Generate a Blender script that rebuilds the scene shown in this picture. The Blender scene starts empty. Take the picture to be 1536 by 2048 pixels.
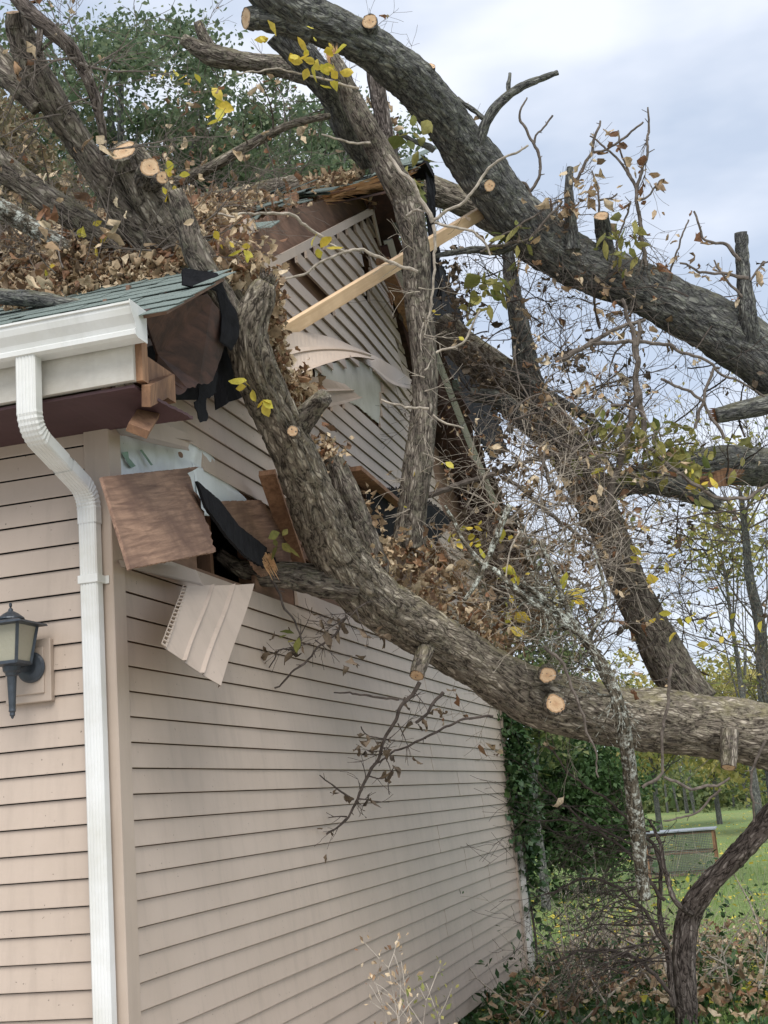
import bpy, bmesh, math, random
import numpy as np
from mathutils import Vector, Matrix, noise
random.seed(7); RNG = np.random.default_rng(7)
S = bpy.context.scene
# ---------------------------------------------------------------- camera
# world: the house corner stands at X=0,Y=0; gable wall is the plane X=0, front wall the plane Y=0; camera height is Z=0, ground -1.75
CAM = Vector((2.3926, -4.6587, 0.0)); F = 2588.4
RX = Vector((0.95866885, 0.27303041, -0.08005263)); UX = Vector((0.13550697, -0.19073185, 0.97224443)); WX = Vector((-0.25018371, 0.94290814, 0.2198462))
cd = bpy.data.cameras.new('camera'); cam = bpy.data.objects.new('camera', cd); S.collection.objects.link(cam)
cam.matrix_world = Matrix(((RX[0], UX[0], -WX[0], CAM[0]), (RX[1], UX[1], -WX[1], CAM[1]), (RX[2], UX[2], -WX[2], CAM[2]), (0, 0, 0, 1)))
cd.sensor_fit = 'VERTICAL'; cd.sensor_height = 24.0; cd.sensor_width = 18.0; cd.lens = F / 2048 * 24.0
cd.clip_start = 0.05; cd.clip_end = 2000
S.camera = cam
GZ = -1.75
# ---------------------------------------------------------------- sky, sun, exposure
SUN_EL, SUN_AZ = math.radians(52), math.radians(161)     # azimuth from +Y towards +X
wd = bpy.data.worlds.new("World"); S.world = wd; wd.use_nodes = True
nt = wd.node_tree; nt.nodes.clear()
out = nt.nodes.new('ShaderNodeOutputWorld'); bg = nt.nodes.new('ShaderNodeBackground'); bg.inputs['Strength'].default_value = 0.12
sky = nt.nodes.new('ShaderNodeTexSky'); sky.sky_type = 'NISHITA'; sky.sun_disc = False; sky.sun_elevation = SUN_EL; sky.sun_rotation = SUN_AZ
tc = nt.nodes.new('ShaderNodeTexCoord'); mp = nt.nodes.new('ShaderNodeMapping'); mp.inputs['Scale'].default_value = (1.0, 1.0, 2.6); mp.inputs['Location'].default_value = (0.35, 0.2, 0.1)
ns = nt.nodes.new('ShaderNodeTexNoise'); ns.inputs['Scale'].default_value = 2.9; ns.inputs['Detail'].default_value = 5; ns.inputs['Roughness'].default_value = 0.48
rp = nt.nodes.new('ShaderNodeValToRGB'); rp.color_ramp.elements[0].position = 0.41; rp.color_ramp.elements[0].color = (3.3, 3.8, 4.65, 1)
rp.color_ramp.elements[1].position = 0.60; rp.color_ramp.elements[1].color = (5.5, 5.7, 6.2, 1)
mx = nt.nodes.new('ShaderNodeMix'); mx.data_type = 'RGBA'; mx.inputs['Factor'].default_value = 0.9
L = nt.links.new
L(tc.outputs['Generated'], mp.inputs['Vector']); L(mp.outputs['Vector'], ns.inputs['Vector']); L(ns.outputs['Fac'], rp.inputs['Fac'])
L(sky.outputs['Color'], mx.inputs[6]); L(rp.outputs['Color'], mx.inputs[7]); L(mx.outputs[2], bg.inputs['Color']); L(bg.outputs['Background'], out.inputs['Surface'])
sd = bpy.data.lights.new('sun', 'SUN'); sd.energy = 2.3; sd.angle = math.radians(42); sd.color = (1.0, 0.96, 0.90)
so = bpy.data.objects.new('sun', sd); S.collection.objects.link(so)
sdir = Vector((math.sin(SUN_AZ) * math.cos(SUN_EL), math.cos(SUN_AZ) * math.cos(SUN_EL), math.sin(SUN_EL)))
so.rotation_euler = sdir.to_track_quat('Z', 'Y').to_euler(); so.location = (6, -8, 12)
S.view_settings.view_transform = 'Standard'; S.view_settings.look = 'None'; S.view_settings.exposure = 0.68; S.view_settings.gamma = 1
S.render.engine = 'CYCLES'
# ---------------------------------------------------------------- geometry helpers
def ray(px, py): return RX * ((px - 768) / F) - UX * ((py - 1024) / F) + WX
def PX(px, py, x0):                   # point of the view ray on the plane X = x0
    d = ray(px, py); return CAM + d * ((x0 - CAM[0]) / d[0])
def PY(px, py, y0):
    d = ray(px, py); return CAM + d * ((y0 - CAM[1]) / d[1])
def PD(px, py, dep): return CAM + ray(px, py) * dep
def PZ(px, py, z0):
    d = ray(px, py); return CAM + d * (z0 / d[2])
def proj(q):
    d = Vector(q) - CAM; z = d.dot(WX); return 768 + F * d.dot(RX) / z, 1024 - F * d.dot(UX) / z
RZ0, RSL, YR = 1.90, 0.61, 4.15       # near roof plane z = RZ0 + RSL*(Y+.4)
def roofz(y): return RZ0 + RSL * (min(y, 2 * YR - y) + .4)
def PR(px, py):
    d = ray(px, py); t = (RZ0 + RSL * (CAM[1] + .4) - CAM[2]) / (d[2] - RSL * d[1]); return CAM + d * t

def props(o, label=None, cat=None, group=None, kind=None):
    if label: o['label'] = label
    if cat: o['category'] = cat
    if group: o['group'] = group
    if kind: o['kind'] = kind
    return o
def empty(name, loc, label, cat, group=None):
    o = bpy.data.objects.new(name, None); S.collection.objects.link(o); o.location = loc; o.empty_display_size = .2
    return props(o, label, cat, group)
def link(name, me, mat, parent=None):
    o = bpy.data.objects.new(name, me); S.collection.objects.link(o)
    if mat is not None and not me.materials: me.materials.append(mat)
    if parent is not None:
        o.parent = parent
        rt = parent
        off = Vector((0, 0, 0))
        while rt is not None: off += Vector(rt.location); rt = rt.parent
        o.location = -off
    return o
class MB:
    def __init__(s): s.v = []; s.f = []; s.n = 0; s.bc = []; s.mi = []
    def add(s, v, f, bc=None, mi=0):
        v = np.asarray(v, float); f = [tuple(int(i) + s.n for i in q) for q in f]
        s.v.append(v); s.f += f; s.n += len(v); s.bc.append(v if bc is None else np.asarray(bc, float)); s.mi += [mi] * len(f)
    def box(s, c, e, M=None, mi=0):
        c = Vector(c); vs = []
        for x in (-1, 1):
            for y in (-1, 1):
                for z in (-1, 1):
                    p = Vector((x * e[0] / 2, y * e[1] / 2, z * e[2] / 2))
                    if M is not None: p = M @ p
                    vs.append(c + p)
        s.add(vs, [(0, 1, 3, 2), (4, 6, 7, 5), (0, 4, 5, 1), (2, 3, 7, 6), (0, 2, 6, 4), (1, 5, 7, 3)], mi=mi)
    def bar(s, a, b, w, t, up=(0, 0, 1), mi=0):
        a = Vector(a); b = Vector(b); d = (b - a); ln = d.length; d.normalize(); up = Vector(up)
        sx = d.cross(up).normalized(); uz = sx.cross(d).normalized()
        M = Matrix((sx, d, uz)).transposed(); s.box((a + b) / 2, (w, ln, t), M, mi)
    def lathe(s, prof, c, seg=24, mi=0, a0=0):     # prof: (r, z)
        c = Vector(c); vs = []; fs = []
        for r, z in prof:
            for i in range(seg):
                a = a0 + 2 * math.pi * i / seg; vs.append((c[0] + r * math.cos(a), c[1] + r * math.sin(a), c[2] + z))
        for k in range(len(prof) - 1):
            for i in range(seg):
                j = (i + 1) % seg; fs.append((k * seg + i, k * seg + j, (k + 1) * seg + j, (k + 1) * seg + i))
        fs.append(tuple(range(seg))[::-1]); fs.append(tuple((len(prof) - 1) * seg + i for i in range(seg)))
        s.add(vs, fs, mi=mi)
    def extrude(s, poly, a, b, mi=0):        # poly: list of Vectors; extruded from offset a to offset b (Vectors)
        n = len(poly); vs = [Vector(p) + Vector(a) for p in poly] + [Vector(p) + Vector(b) for p in poly]
        fs = [(i, (i + 1) % n, n + (i + 1) % n, n + i) for i in range(n)] + [tuple(range(n))[::-1], tuple(range(n, 2 * n))]
        s.add(vs, fs, mi=mi)
    def build(s, name, mat, parent=None, smooth=False, bevel=0, mats=None, kind=None):
        me = bpy.data.meshes.new(name); V = np.concatenate(s.v) if s.v else np.zeros((0, 3))
        lens = np.array([len(q) for q in s.f], dtype=np.int32); flat = np.fromiter((i for q in s.f for i in q), dtype=np.int32)
        me.vertices.add(len(V)); me.vertices.foreach_set('co', V.astype(np.float32).ravel())
        me.loops.add(len(flat)); me.loops.foreach_set('vertex_index', flat)
        me.polygons.add(len(lens)); me.polygons.foreach_set('loop_start', np.concatenate(([0], np.cumsum(lens)[:-1])).astype(np.int32)); me.polygons.foreach_set('loop_total', lens)
        me.polygons.foreach_set('use_smooth', np.full(len(lens), bool(smooth), dtype=bool))
        me.polygons.foreach_set('material_index', np.array(s.mi, dtype=np.int32))
        at = me.attributes.new('bc', 'FLOAT_VECTOR', 'POINT'); at.data.foreach_set('vector', np.concatenate(s.bc).astype(np.float32).ravel())
        me.update(calc_edges=True); me.validate()
        for m in (mats or []): me.materials.append(m)
        o = link(name, me, mat, parent)
        if kind or name in ('twig', 'splinters', 'splintered_edge', 'broken_end'): o['kind'] = kind or 'stuff'
        if bevel:
            bv = o.modifiers.new('bevel', 'BEVEL'); bv.width = bevel; bv.segments = 2; bv.limit_method = 'ANGLE'
        return o
def leafmesh(name, pos, dirs, nrm, size, mat, parent=None, asp=.45, curl=.4, seg=2, mats=None, crumple=0.):
    """leaf blades: each seg*2 quads, folded along the midrib and curled"""
    n = len(pos); pos = np.asarray(pos, float); size = np.broadcast_to(np.asarray(size, float), (n,)) * RNG.uniform(.5, 1.2, n); dirs = np.asarray(dirs, float); nrm = np.asarray(nrm, float)
    dirs /= np.linalg.norm(dirs, axis=1)[:, None] + 1e-9
    side = np.cross(dirs, nrm); side /= np.linalg.norm(side, axis=1)[:, None] + 1e-9; nn = np.cross(side, dirs)
    size = np.broadcast_to(np.asarray(size, float), (n,)); curl = curl * RNG.normal(0.6, .6, n)
    fold = RNG.uniform(.05, .55, n)
    prof = {1: [0, 0], 2: [.12, 1.0, .0], 3: [.15, 1., .75, .0], 4: [.1, .8, 1., .7, 0.]}[seg]
    vs = []; K = seg + 1
    for k in range(K):
        t = k / seg; ang = curl * t * 2.2
        with np.errstate(divide='ignore', invalid='ignore'):
            cx = np.where(abs(curl) > .02, np.sin(ang) / (2.2 * curl), t); cy = np.where(abs(curl) > .02, (1 - np.cos(ang)) / (2.2 * curl), 0)
        mid = pos + dirs * (size * cx)[:, None] + nn * (size * cy)[:, None]
        w = prof[k] * asp * size * .5
        for s_ in (-1, 0, 1):
            vs.append(mid + side * (w * s_)[:, None] + nn * (w * abs(s_) * fold * 1.2)[:, None])
    V = np.stack(vs, axis=1).reshape(-1, 3)                      # n, 3K verts
    if crumple: V = V + RNG.normal(0, crumple, V.shape) * np.repeat(size, 3 * K)[:, None]
    q = []
    for k in range(seg):
        for s_ in (0, 1):
            a = 3 * k + s_; q.append((a, a + 1, a + 4, a + 3))
    q = np.array(q); fc = (q[None] + (np.arange(n) * 3 * K)[:, None, None]).reshape(-1, 4)
    me = bpy.data.meshes.new(name); me.vertices.add(len(V)); me.vertices.foreach_set('co', V.astype(np.float32).ravel())
    me.loops.add(fc.size); me.loops.foreach_set('vertex_index', fc.astype(np.int32).ravel())
    me.polygons.add(len(fc)); me.polygons.foreach_set('loop_start', np.arange(0, fc.size, 4, dtype=np.int32)); me.polygons.foreach_set('loop_total', np.full(len(fc), 4, dtype=np.int32))
    me.update(calc_edges=True)
    o = link(name, me, mat, parent)
    if parent is not None and name == 'leaves': o['kind'] = 'stuff'
    return o
# ---------------------------------------------------------------- materials
def newmat(name):
    m = bpy.data.materials.new(name); m.use_nodes = True; return m, m.node_tree, m.node_tree.nodes['Principled BSDF']
def N(nt, typ, **k):
    n = nt.nodes.new(typ)
    for a, b in k.items():
        if a in n.inputs: n.inputs[a].default_value = b
        else: setattr(n, a, b)
    return n
def ramp(nt, src, stops):
    r = nt.nodes.new('ShaderNodeValToRGB'); cr = r.color_ramp
    while len(cr.elements) < len(stops): cr.elements.new(.5)
    for e, (p, c) in zip(cr.elements, stops): e.position = p; e.color = (*c, 1) if len(c) == 3 else c
    nt.links.new(src, r.inputs['Fac']); return r.outputs['Color']
def mixc(nt, fac, a, b, mode='MIX'):
    m = nt.nodes.new('ShaderNodeMix'); m.data_type = 'RGBA'; m.blend_type = mode
    for k, v in ((0, fac), (6, a), (7, b)):
        if isinstance(v, (int, float)): m.inputs[k].default_value = v
        elif isinstance(v, tuple): m.inputs[k].default_value = (*v, 1)
        else: nt.links.new(v, m.inputs[k])
    return m.outputs[2]
def coords(nt, kind='Object', scale=(1, 1, 1), rot=(0, 0, 0), attr=None):
    if attr: t = N(nt, 'ShaderNodeAttribute', attribute_name=attr).outputs['Vector']
    else: t = nt.nodes.new('ShaderNodeTexCoord').outputs[kind]
    m = nt.nodes.new('ShaderNodeMapping'); m.inputs['Scale'].default_value = scale; m.inputs['Rotation'].default_value = rot
    nt.links.new(t, m.inputs['Vector']); return m.outputs['Vector']
def noisef(nt, vec, scale, detail=4, rough=.55, dist=0):
    n = N(nt, 'ShaderNodeTexNoise'); n.inputs['Scale'].default_value = scale; n.inputs['Detail'].default_value = detail; n.inputs['Roughness'].default_value = rough; n.inputs['Distortion'].default_value = dist
    nt.links.new(vec, n.inputs['Vector']); return n.outputs['Fac']
def bump(nt, bs, h, strength=.3, dist=.01):
    b = nt.nodes.new('ShaderNodeBump'); b.inputs['Strength'].default_value = strength; b.inputs['Distance'].default_value = dist
    nt.links.new(h, b.inputs['Height']); nt.links.new(b.outputs['Normal'], bs.inputs['Normal'])
def m_paint(name, col, dirt=(.5, .48, .42), amt=.35, rough=.5, grain=(1, 1, 1), gs=40, bmp=.1, spots=True):
    m, nt, bs = newmat(name); v = coords(nt)
    n1 = noisef(nt, v, 2.2, 6, .65); c = mixc(nt, ramp(nt, n1, [(.42, (0, 0, 0)), (.75, (amt, amt, amt))]), col, tuple(a * b for a, b in zip(col, dirt)))
    if spots:
        n2 = noisef(nt, v, 55, 2, .5); c = mixc(nt, ramp(nt, n2, [(.735, (0, 0, 0)), (.76, (.75, .75, .75))]), c, tuple(a * .25 for a in col))
    if True:
        n3 = noisef(nt, coords(nt, scale=(5, 5, .5)), 2.0, 5, .7); c = mixc(nt, ramp(nt, n3, [(.5, (0, 0, 0)), (.78, (.42, .42, .42))]), c, tuple(a * .62 for a in col))
    nt.links.new(c, bs.inputs['Base Color']); bs.inputs['Roughness'].default_value = rough
    g = noisef(nt, coords(nt, scale=grain), gs, 3, .6); bump(nt, bs, g, bmp, .004)
    return m
def m_wood(name, c1, c2, c3=None, grain=(1, 14, 14), scale=3.0, rough=.75, attr=None, bmp=.5):
    m, nt, bs = newmat(name); v = coords(nt, scale=grain, attr=attr)
    n1 = noisef(nt, v, scale, 6, .65, .6); n2 = noisef(nt, coords(nt, attr=attr), 3.5, 4, .6)
    c = ramp(nt, n1, [(.3, c1), (.62, c2)])
    if c3: c = mixc(nt, ramp(nt, n2, [(.45, (0, 0, 0)), (.66, (.85, .85, .85))]), c, c3)
    nt.links.new(c, bs.inputs['Base Color']); bs.inputs['Roughness'].default_value = rough; bump(nt, bs, n1, bmp, .006)
    return m
def m_bark(name, dark, mid, light, lichen=None, lam=.3, sc=46, moss=None, bs_=.9):
    m, nt, bs = newmat(name); v = coords(nt, attr='bc')
    nz = N(nt, 'ShaderNodeTexNoise'); nz.inputs['Scale'].default_value = 18; nz.inputs['Detail'].default_value = 3; nt.links.new(v, nz.inputs['Vector'])
    va = nt.nodes.new('ShaderNodeVectorMath'); va.operation = 'MULTIPLY_ADD'; va.inputs[1].default_value = (.045, .045, .045)
    nt.links.new(nz.outputs['Color'], va.inputs[0]); nt.links.new(v, va.inputs[2])
    vo = N(nt, 'ShaderNodeTexVoronoi'); vo.feature = 'DISTANCE_TO_EDGE'; vo.inputs['Scale'].default_value = sc; nt.links.new(va.outputs[0], vo.inputs['Vector'])
    fine = noisef(nt, v, 90, 5, .7)
    rg_ = N(nt, 'ShaderNodeTexNoise'); rg_.inputs['Scale'].default_value = sc * .42; rg_.inputs['Detail'].default_value = 3.5; rg_.inputs['Roughness'].default_value = .6; rg_.inputs['Distortion'].default_value = .5; nt.links.new(v, rg_.inputs['Vector'])
    sb = nt.nodes.new('ShaderNodeMath'); sb.operation = 'SUBTRACT'; sb.inputs[1].default_value = .5; nt.links.new(rg_.outputs['Fac'], sb.inputs[0])
    ab = nt.nodes.new('ShaderNodeMath'); ab.operation = 'ABSOLUTE'; nt.links.new(sb.outputs[0], ab.inputs[0])
    rid = ramp(nt, ab.outputs[0], [(0.0, (0, 0, 0)), (.05, (.55, .55, .55)), (.16, (1, 1, 1))])
    h = nt.nodes.new('ShaderNodeMath'); h.operation = 'MULTIPLY_ADD'; h.inputs[1].default_value = .35; nt.links.new(fine, h.inputs[0])
    vr = ramp(nt, vo.outputs['Distance'], [(0.0, (.35, .35, .35)), (.12, (.85, .85, .85)), (.4, (1, 1, 1))]); mlt = nt.nodes.new('ShaderNodeMath'); mlt.operation = 'MULTIPLY'; nt.links.new(vr, mlt.inputs[0]); nt.links.new(rid, mlt.inputs[1]); nt.links.new(mlt.outputs[0], h.inputs[2])
    c = ramp(nt, h.outputs[0], [(.22, dark), (.5, mid), (.8, mid), (1.05, light)])
    big = noisef(nt, coords(nt), 3.2, 5, .65)
    if lichen: c = mixc(nt, ramp(nt, noisef(nt, coords(nt), 24, 6, .75), [(.50, (0, 0, 0)), (.60, (lam, lam, lam))]), c, lichen)
    if moss:
        gm = nt.nodes.new('ShaderNodeNewGeometry'); sx = nt.nodes.new('ShaderNodeSeparateXYZ'); nt.links.new(gm.outputs['Normal'], sx.inputs[0])
        mm = nt.nodes.new('ShaderNodeMath'); mm.operation = 'MULTIPLY'; mm.use_clamp = True; nt.links.new(ramp(nt, sx.outputs['Z'], [(.1, (0, 0, 0)), (.85, (1, 1, 1))]), mm.inputs[0])
        nt.links.new(ramp(nt, noisef(nt, coords(nt), 9, 6, .7), [(.42, (0, 0, 0)), (.62, (.8, .8, .8))]), mm.inputs[1])
        c = mixc(nt, mm.outputs[0], c, moss)
    c = mixc(nt, ramp(nt, big, [(.4, (.0, .0, .0)), (.7, (.3, .3, .3))]), c, dark)
    nt.links.new(c, bs.inputs['Base Color']); bs.inputs['Roughness'].default_value = .92; bs.inputs['Specular IOR Level'].default_value = .2
    bump(nt, bs, h.outputs[0], bs_, .012)
    return m
def m_leaf(name, cols, trans=.25, rough=.6):
    m, nt, bs = newmat(name); g = nt.nodes.new('ShaderNodeNewGeometry')
    n = len(cols); c = ramp(nt, g.outputs['Random Per Island'], [(i / max(1, n - 1), col) for i, col in enumerate(cols)])
    v = noisef(nt, coords(nt), 60, 3, .6); c = mixc(nt, ramp(nt, v, [(.35, (.0, .0, .0)), (.75, (.45, .45, .45))]), c, tuple(x * .45 for x in cols[0]))
    nt.links.new(c, bs.inputs['Base Color']); bs.inputs['Roughness'].default_value = rough; bs.inputs['Specular IOR Level'].default_value = .3
    if trans:
        tr = nt.nodes.new('ShaderNodeBsdfTranslucent'); nt.links.new(c, tr.inputs['Color']); ms = nt.nodes.new('ShaderNodeMixShader'); ms.inputs[0].default_value = trans
        o = nt.nodes['Material Output']; nt.links.new(bs.outputs[0], ms.inputs[1]); nt.links.new(tr.outputs[0], ms.inputs[2]); nt.links.new(ms.outputs[0], o.inputs['Surface'])
    return m
def m_flat(name, col, rough=.8, var=.3, sc=12, bmp=.3, metal=0):
    m, nt, bs = newmat(name); n = noisef(nt, coords(nt), sc, 5, .65)
    c = ramp(nt, n, [(.3, tuple(x * (1 - var) for x in col)), (.7, tuple(min(1, x * (1 + var)) for x in col))])
    nt.links.new(c, bs.inputs['Base Color']); bs.inputs['Roughness'].default_value = rough; bs.inputs['Specular IOR Level'].default_value = .5 if rough < .6 else .12; bs.inputs['Metallic'].default_value = metal; bump(nt, bs, n, bmp, .01)
    return m
def m_cut(name='cut_wood'):
    m, nt, bs = newmat(name); a = N(nt, 'ShaderNodeAttribute', attribute_name='bc')
    ln = nt.nodes.new('ShaderNodeVectorMath'); ln.operation = 'LENGTH'; nt.links.new(a.outputs['Vector'], ln.inputs[0])
    w = nt.nodes.new('ShaderNodeMath'); w.operation = 'SINE'; mu = nt.nodes.new('ShaderNodeMath'); mu.operation = 'MULTIPLY'; mu.inputs[1].default_value = 45
    nz = noisef(nt, a.outputs['Vector'], 4, 3, .6); ad = nt.nodes.new('ShaderNodeMath'); ad.operation = 'MULTIPLY_ADD'; ad.inputs[1].default_value = .25; nt.links.new(nz, ad.inputs[0]); nt.links.new(ln.outputs['Value'], ad.inputs[2])
    nt.links.new(ad.outputs[0], mu.inputs[0]); nt.links.new(mu.outputs[0], w.inputs[0])
    rings = ramp(nt, w.outputs[0], [(0, (.44, .28, .155)), (1, (.60, .42, .26))])
    core = ramp(nt, ad.outputs[0], [(.25, (.42, .24, .13)), (.55, (.60, .42, .25)), (.93, (.64, .48, .32)), (1.0, (.30, .18, .09))])
    c = mixc(nt, .5, rings, core); nt.links.new(c, bs.inputs['Base Color']); bs.inputs['Roughness'].default_value = .8
    return m
M = {}
M['siding'] = m_paint('vinyl_siding', (.47, .385, .318), amt=.22, rough=.45, grain=(1, 1, 6), gs=60, bmp=.10)
M['trim'] = m_paint('vinyl_trim', (.445, .365, .30), amt=.2, rough=.45, spots=False)
M['white'] = m_paint('white_aluminium', (.68, .69, .68), dirt=(.72, .70, .62), amt=.85, rough=.36, bmp=.03, spots=False)
M['fascia'] = m_paint('painted_fascia', (.60, .58, .53), dirt=(.5, .45, .38), amt=.75, rough=.6, grain=(1, 8, 8), bmp=.3)
M['shingle'] = m_flat('asphalt_shingle', (.17, .205, .19), .95, .5, 160, .6)
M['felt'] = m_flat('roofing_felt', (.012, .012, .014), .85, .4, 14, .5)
M['ply'] = m_wood('weathered_plywood', (.10, .052, .034), (.31, .19, .125), (.12, .066, .045), grain=(1.6, 24, 24), scale=2.0, attr='bc')
M['ply_dark'] = m_wood('stained_shadowed_plywood', (.022, .011, .009), (.085, .040, .028), (.025, .014, .011), grain=(3, 3, 10), scale=2.5)  # reddish stain, darkened further to paint in the shadow under the roof edge
M['maroon'] = m_paint('maroon_soffit', (.075, .036, .040), amt=.5, rough=.7)
M['brownply'] = m_wood('brown_sheathing', (.13, .072, .045), (.24, .14, .095), (.12, .07, .048), grain=(2, 2, 12), scale=2.0, bmp=.2)
M['fresh'] = m_wood('splintered_pine', (.40, .21, .09), (.74, .50, .29), None, grain=(1, 22, 22), scale=2.5)
M['lumber'] = m_wood('pine_board', (.56, .38, .22), (.72, .53, .34), (.52, .36, .22), grain=(16, 1, 16), scale=2.2, attr='bc', bmp=.2)
M['oldlumber'] = m_wood('old_lumber', (.17, .085, .045), (.36, .20, .11), (.15, .08, .05), grain=(14, 14, 2), scale=2.4)
M['wrap'] = m_paint('house_wrap', (.70, .75, .78), dirt=(.6, .6, .62), amt=.5, rough=.4, grain=(2, 2, 2), gs=5, bmp=.8)
M['foam'] = m_paint('grey_sheathing', (.62, .62, .58), dirt=(.5, .5, .44), amt=.7, rough=.7)
M['lamp'] = m_flat('dark_grey_lamp_metal', (.045, .055, .068), .42, .25, 30, .1, .3)
M['bark'] = m_bark('grey_brown_bark', (.032, .027, .023), (.15, .127, .107), (.35, .31, .26), lichen=(.27, .26, .19), lam=.45, moss=(.22, .20, .11))
M['bark_pale'] = m_bark('pale_furrowed_bark', (.034, .028, .022), (.18, .153, .123), (.44, .39, .32), lichen=(.34, .31, .23), lam=.45, moss=(.29, .26, .14), sc=44)
M['bark_grey'] = m_bark('grey_bark', (.032, .033, .035), (.12, .12, .116), (.27, .27, .245), lichen=(.28, .30, .24), lam=.35, sc=50, moss=(.17, .16, .09))
M['bark_red'] = m_bark('reddish_bark', (.03, .024, .021), (.15, .125, .112), (.34, .30, .27), sc=44)
M['bark_lichen'] = m_bark('lichen_covered_bark', (.03, .028, .02), (.14, .12, .09), (.26, .24, .19), lichen=(.62, .66, .60), lam=.95, sc=50)
M['twig'] = m_flat('twig_bark', (.135, .115, .10), .9, .5, 25, .3)
M['twig_dark'] = m_flat('dark_twig_bark', (.075, .062, .055), .9, .5, 25, .3)
M['twig_pale'] = m_flat('pale_twig_bark', (.34, .30, .25), .9, .45, 25, .3)
M['cut'] = m_cut()
M['dry'] = m_leaf('dry_brown_leaves', [(.13, .09, .055), (.36, .25, .15), (.62, .47, .30), (.78, .65, .46), (.50, .36, .21), (.30, .15, .08), (.20, .13, .085)], .25)
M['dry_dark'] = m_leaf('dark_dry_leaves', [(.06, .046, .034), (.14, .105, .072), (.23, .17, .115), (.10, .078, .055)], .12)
M['olive'] = m_leaf('olive_leaves', [(.12, .15, .04), (.26, .27, .08), (.40, .36, .12), (.20, .20, .07)], .3)
M['yellow'] = m_leaf('yellow_leaves', [(.66, .48, .05), (.75, .60, .12), (.55, .54, .08), (.70, .52, .09)], .35)
M['green'] = m_leaf('hazed_oak_leaves', [(.10, .15, .085), (.18, .24, .13), (.13, .18, .11), (.28, .31, .17)], .45)  # greens lightened and greyed, distance haze mixed into the leaf colour
M['green_pale'] = m_leaf('greyed_leaves', [(.16, .15, .09), (.24, .20, .12), (.30, .24, .15), (.34, .24, .15)], .25)
M['autumn'] = m_leaf('autumn_crown_leaves', [(.26, .27, .08), (.48, .40, .12), (.22, .26, .08), (.55, .45, .16), (.17, .22, .07)], .3)
M['far_green'] = m_leaf('far_crown_leaves', [(.08, .13, .05), (.15, .20, .08), (.24, .26, .10), (.11, .15, .06)], .25)
M['ivy'] = m_leaf('ivy_leaves', [(.025, .06, .022), (.055, .115, .035), (.035, .08, .03), (.09, .15, .05)], .1, .45)
M['bush'] = m_leaf('bush_leaves', [(.035, .075, .025), (.075, .14, .045), (.05, .10, .035), (.11, .18, .06)], .2)
M['grass'] = m_leaf('grass_blades', [(.15, .27, .07), (.25, .38, .11), (.31, .42, .14), (.38, .43, .18)], .3)
M['glass'] = None

def m_ground():
    m, nt, bs = newmat('lawn'); v = coords(nt)
    a = noisef(nt, v, .25, 6, .6); b = noisef(nt, v, 6, 6, .7); cc = noisef(nt, v, 45, 4, .7)
    c = ramp(nt, b, [(.3, (.13, .21, .055)), (.7, (.27, .36, .12))]); c = mixc(nt, ramp(nt, a, [(.4, (0, 0, 0)), (.7, (.7, .7, .7))]), c, (.30, .31, .11))
    c = mixc(nt, ramp(nt, cc, [(.35, (.5, .5, .5)), (.6, (0, 0, 0))]), c, (.03, .05, .012)); nt.links.new(c, bs.inputs['Base Color']); bs.inputs['Roughness'].default_value = 1; bump(nt, bs, cc, .8, .05)
    return m
M['lawn'] = m_ground()
def m_glass():
    m, nt, bs = newmat('seeded_lamp_glass'); bs.inputs['Base Color'].default_value = (.62, .60, .48, 1); bs.inputs['Roughness'].default_value = .25; bs.inputs['Transmission Weight'].default_value = .55
    n = noisef(nt, coords(nt), 60, 3); bump(nt, bs, n, .4, .004); return m
M['glass'] = m_glass()
def ragged(pts, sharp=.004, seg=.02, rag=None, seed=1):
    rnd = random.Random(seed); o = []
    for i in range(len(pts)):
        a, b = Vector(pts[i]), Vector(pts[(i + 1) % len(pts)]); d = b - a; n = max(1, int(d.length / seg)); r_ = rag[i] if rag else sharp
        nn = d.cross(a - CAM).normalized()
        for k in range(n):
            p = a + d * (k / n)
            if k and r_: p = p + nn * rnd.uniform(-r_, r_)
            o.append(p)
    return o
def plate(mb, pts, thick, rag=None, seed=1, mi=0):
    pts0 = pts; pts = ragged(pts, rag=rag, seed=seed); c = sum(pts, Vector()) / len(pts); nrm = Vector((0, 0, 0))
    for i in range(len(pts)): nrm += (pts[i] - c).cross(pts[(i + 1) % len(pts)] - c)
    nrm.normalize(); pts = [p - nrm * (p - c).dot(nrm) * .5 for p in pts]
    if nrm.dot(CAM - c) < 0: nrm = -nrm
    bm = bmesh.new(); f = bm.faces.new([bm.verts.new(p) for p in pts]); r_ = bmesh.ops.extrude_face_region(bm, geom=[f]); 
    for v in [g_ for g_ in r_['geom'] if isinstance(g_, bmesh.types.BMVert)]: v.co -= nrm * thick
    bmesh.ops.recalc_face_normals(bm, faces=bm.faces[:])
    tri = bmesh.ops.triangulate(bm, faces=[q for q in bm.faces if len(q.verts) > 4])
    bm.verts.index_update(); e1 = Vector(pts0[1]) - Vector(pts0[0]); e1.normalize(); e2 = nrm.cross(e1)
    mb.add([v.co.copy() for v in bm.verts], [tuple(v.index for v in q.verts) for q in bm.faces], [((v.co - c).dot(e1), (v.co - c).dot(e2), (v.co - c).dot(nrm)) for v in bm.verts], mi=mi); bm.free()
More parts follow.
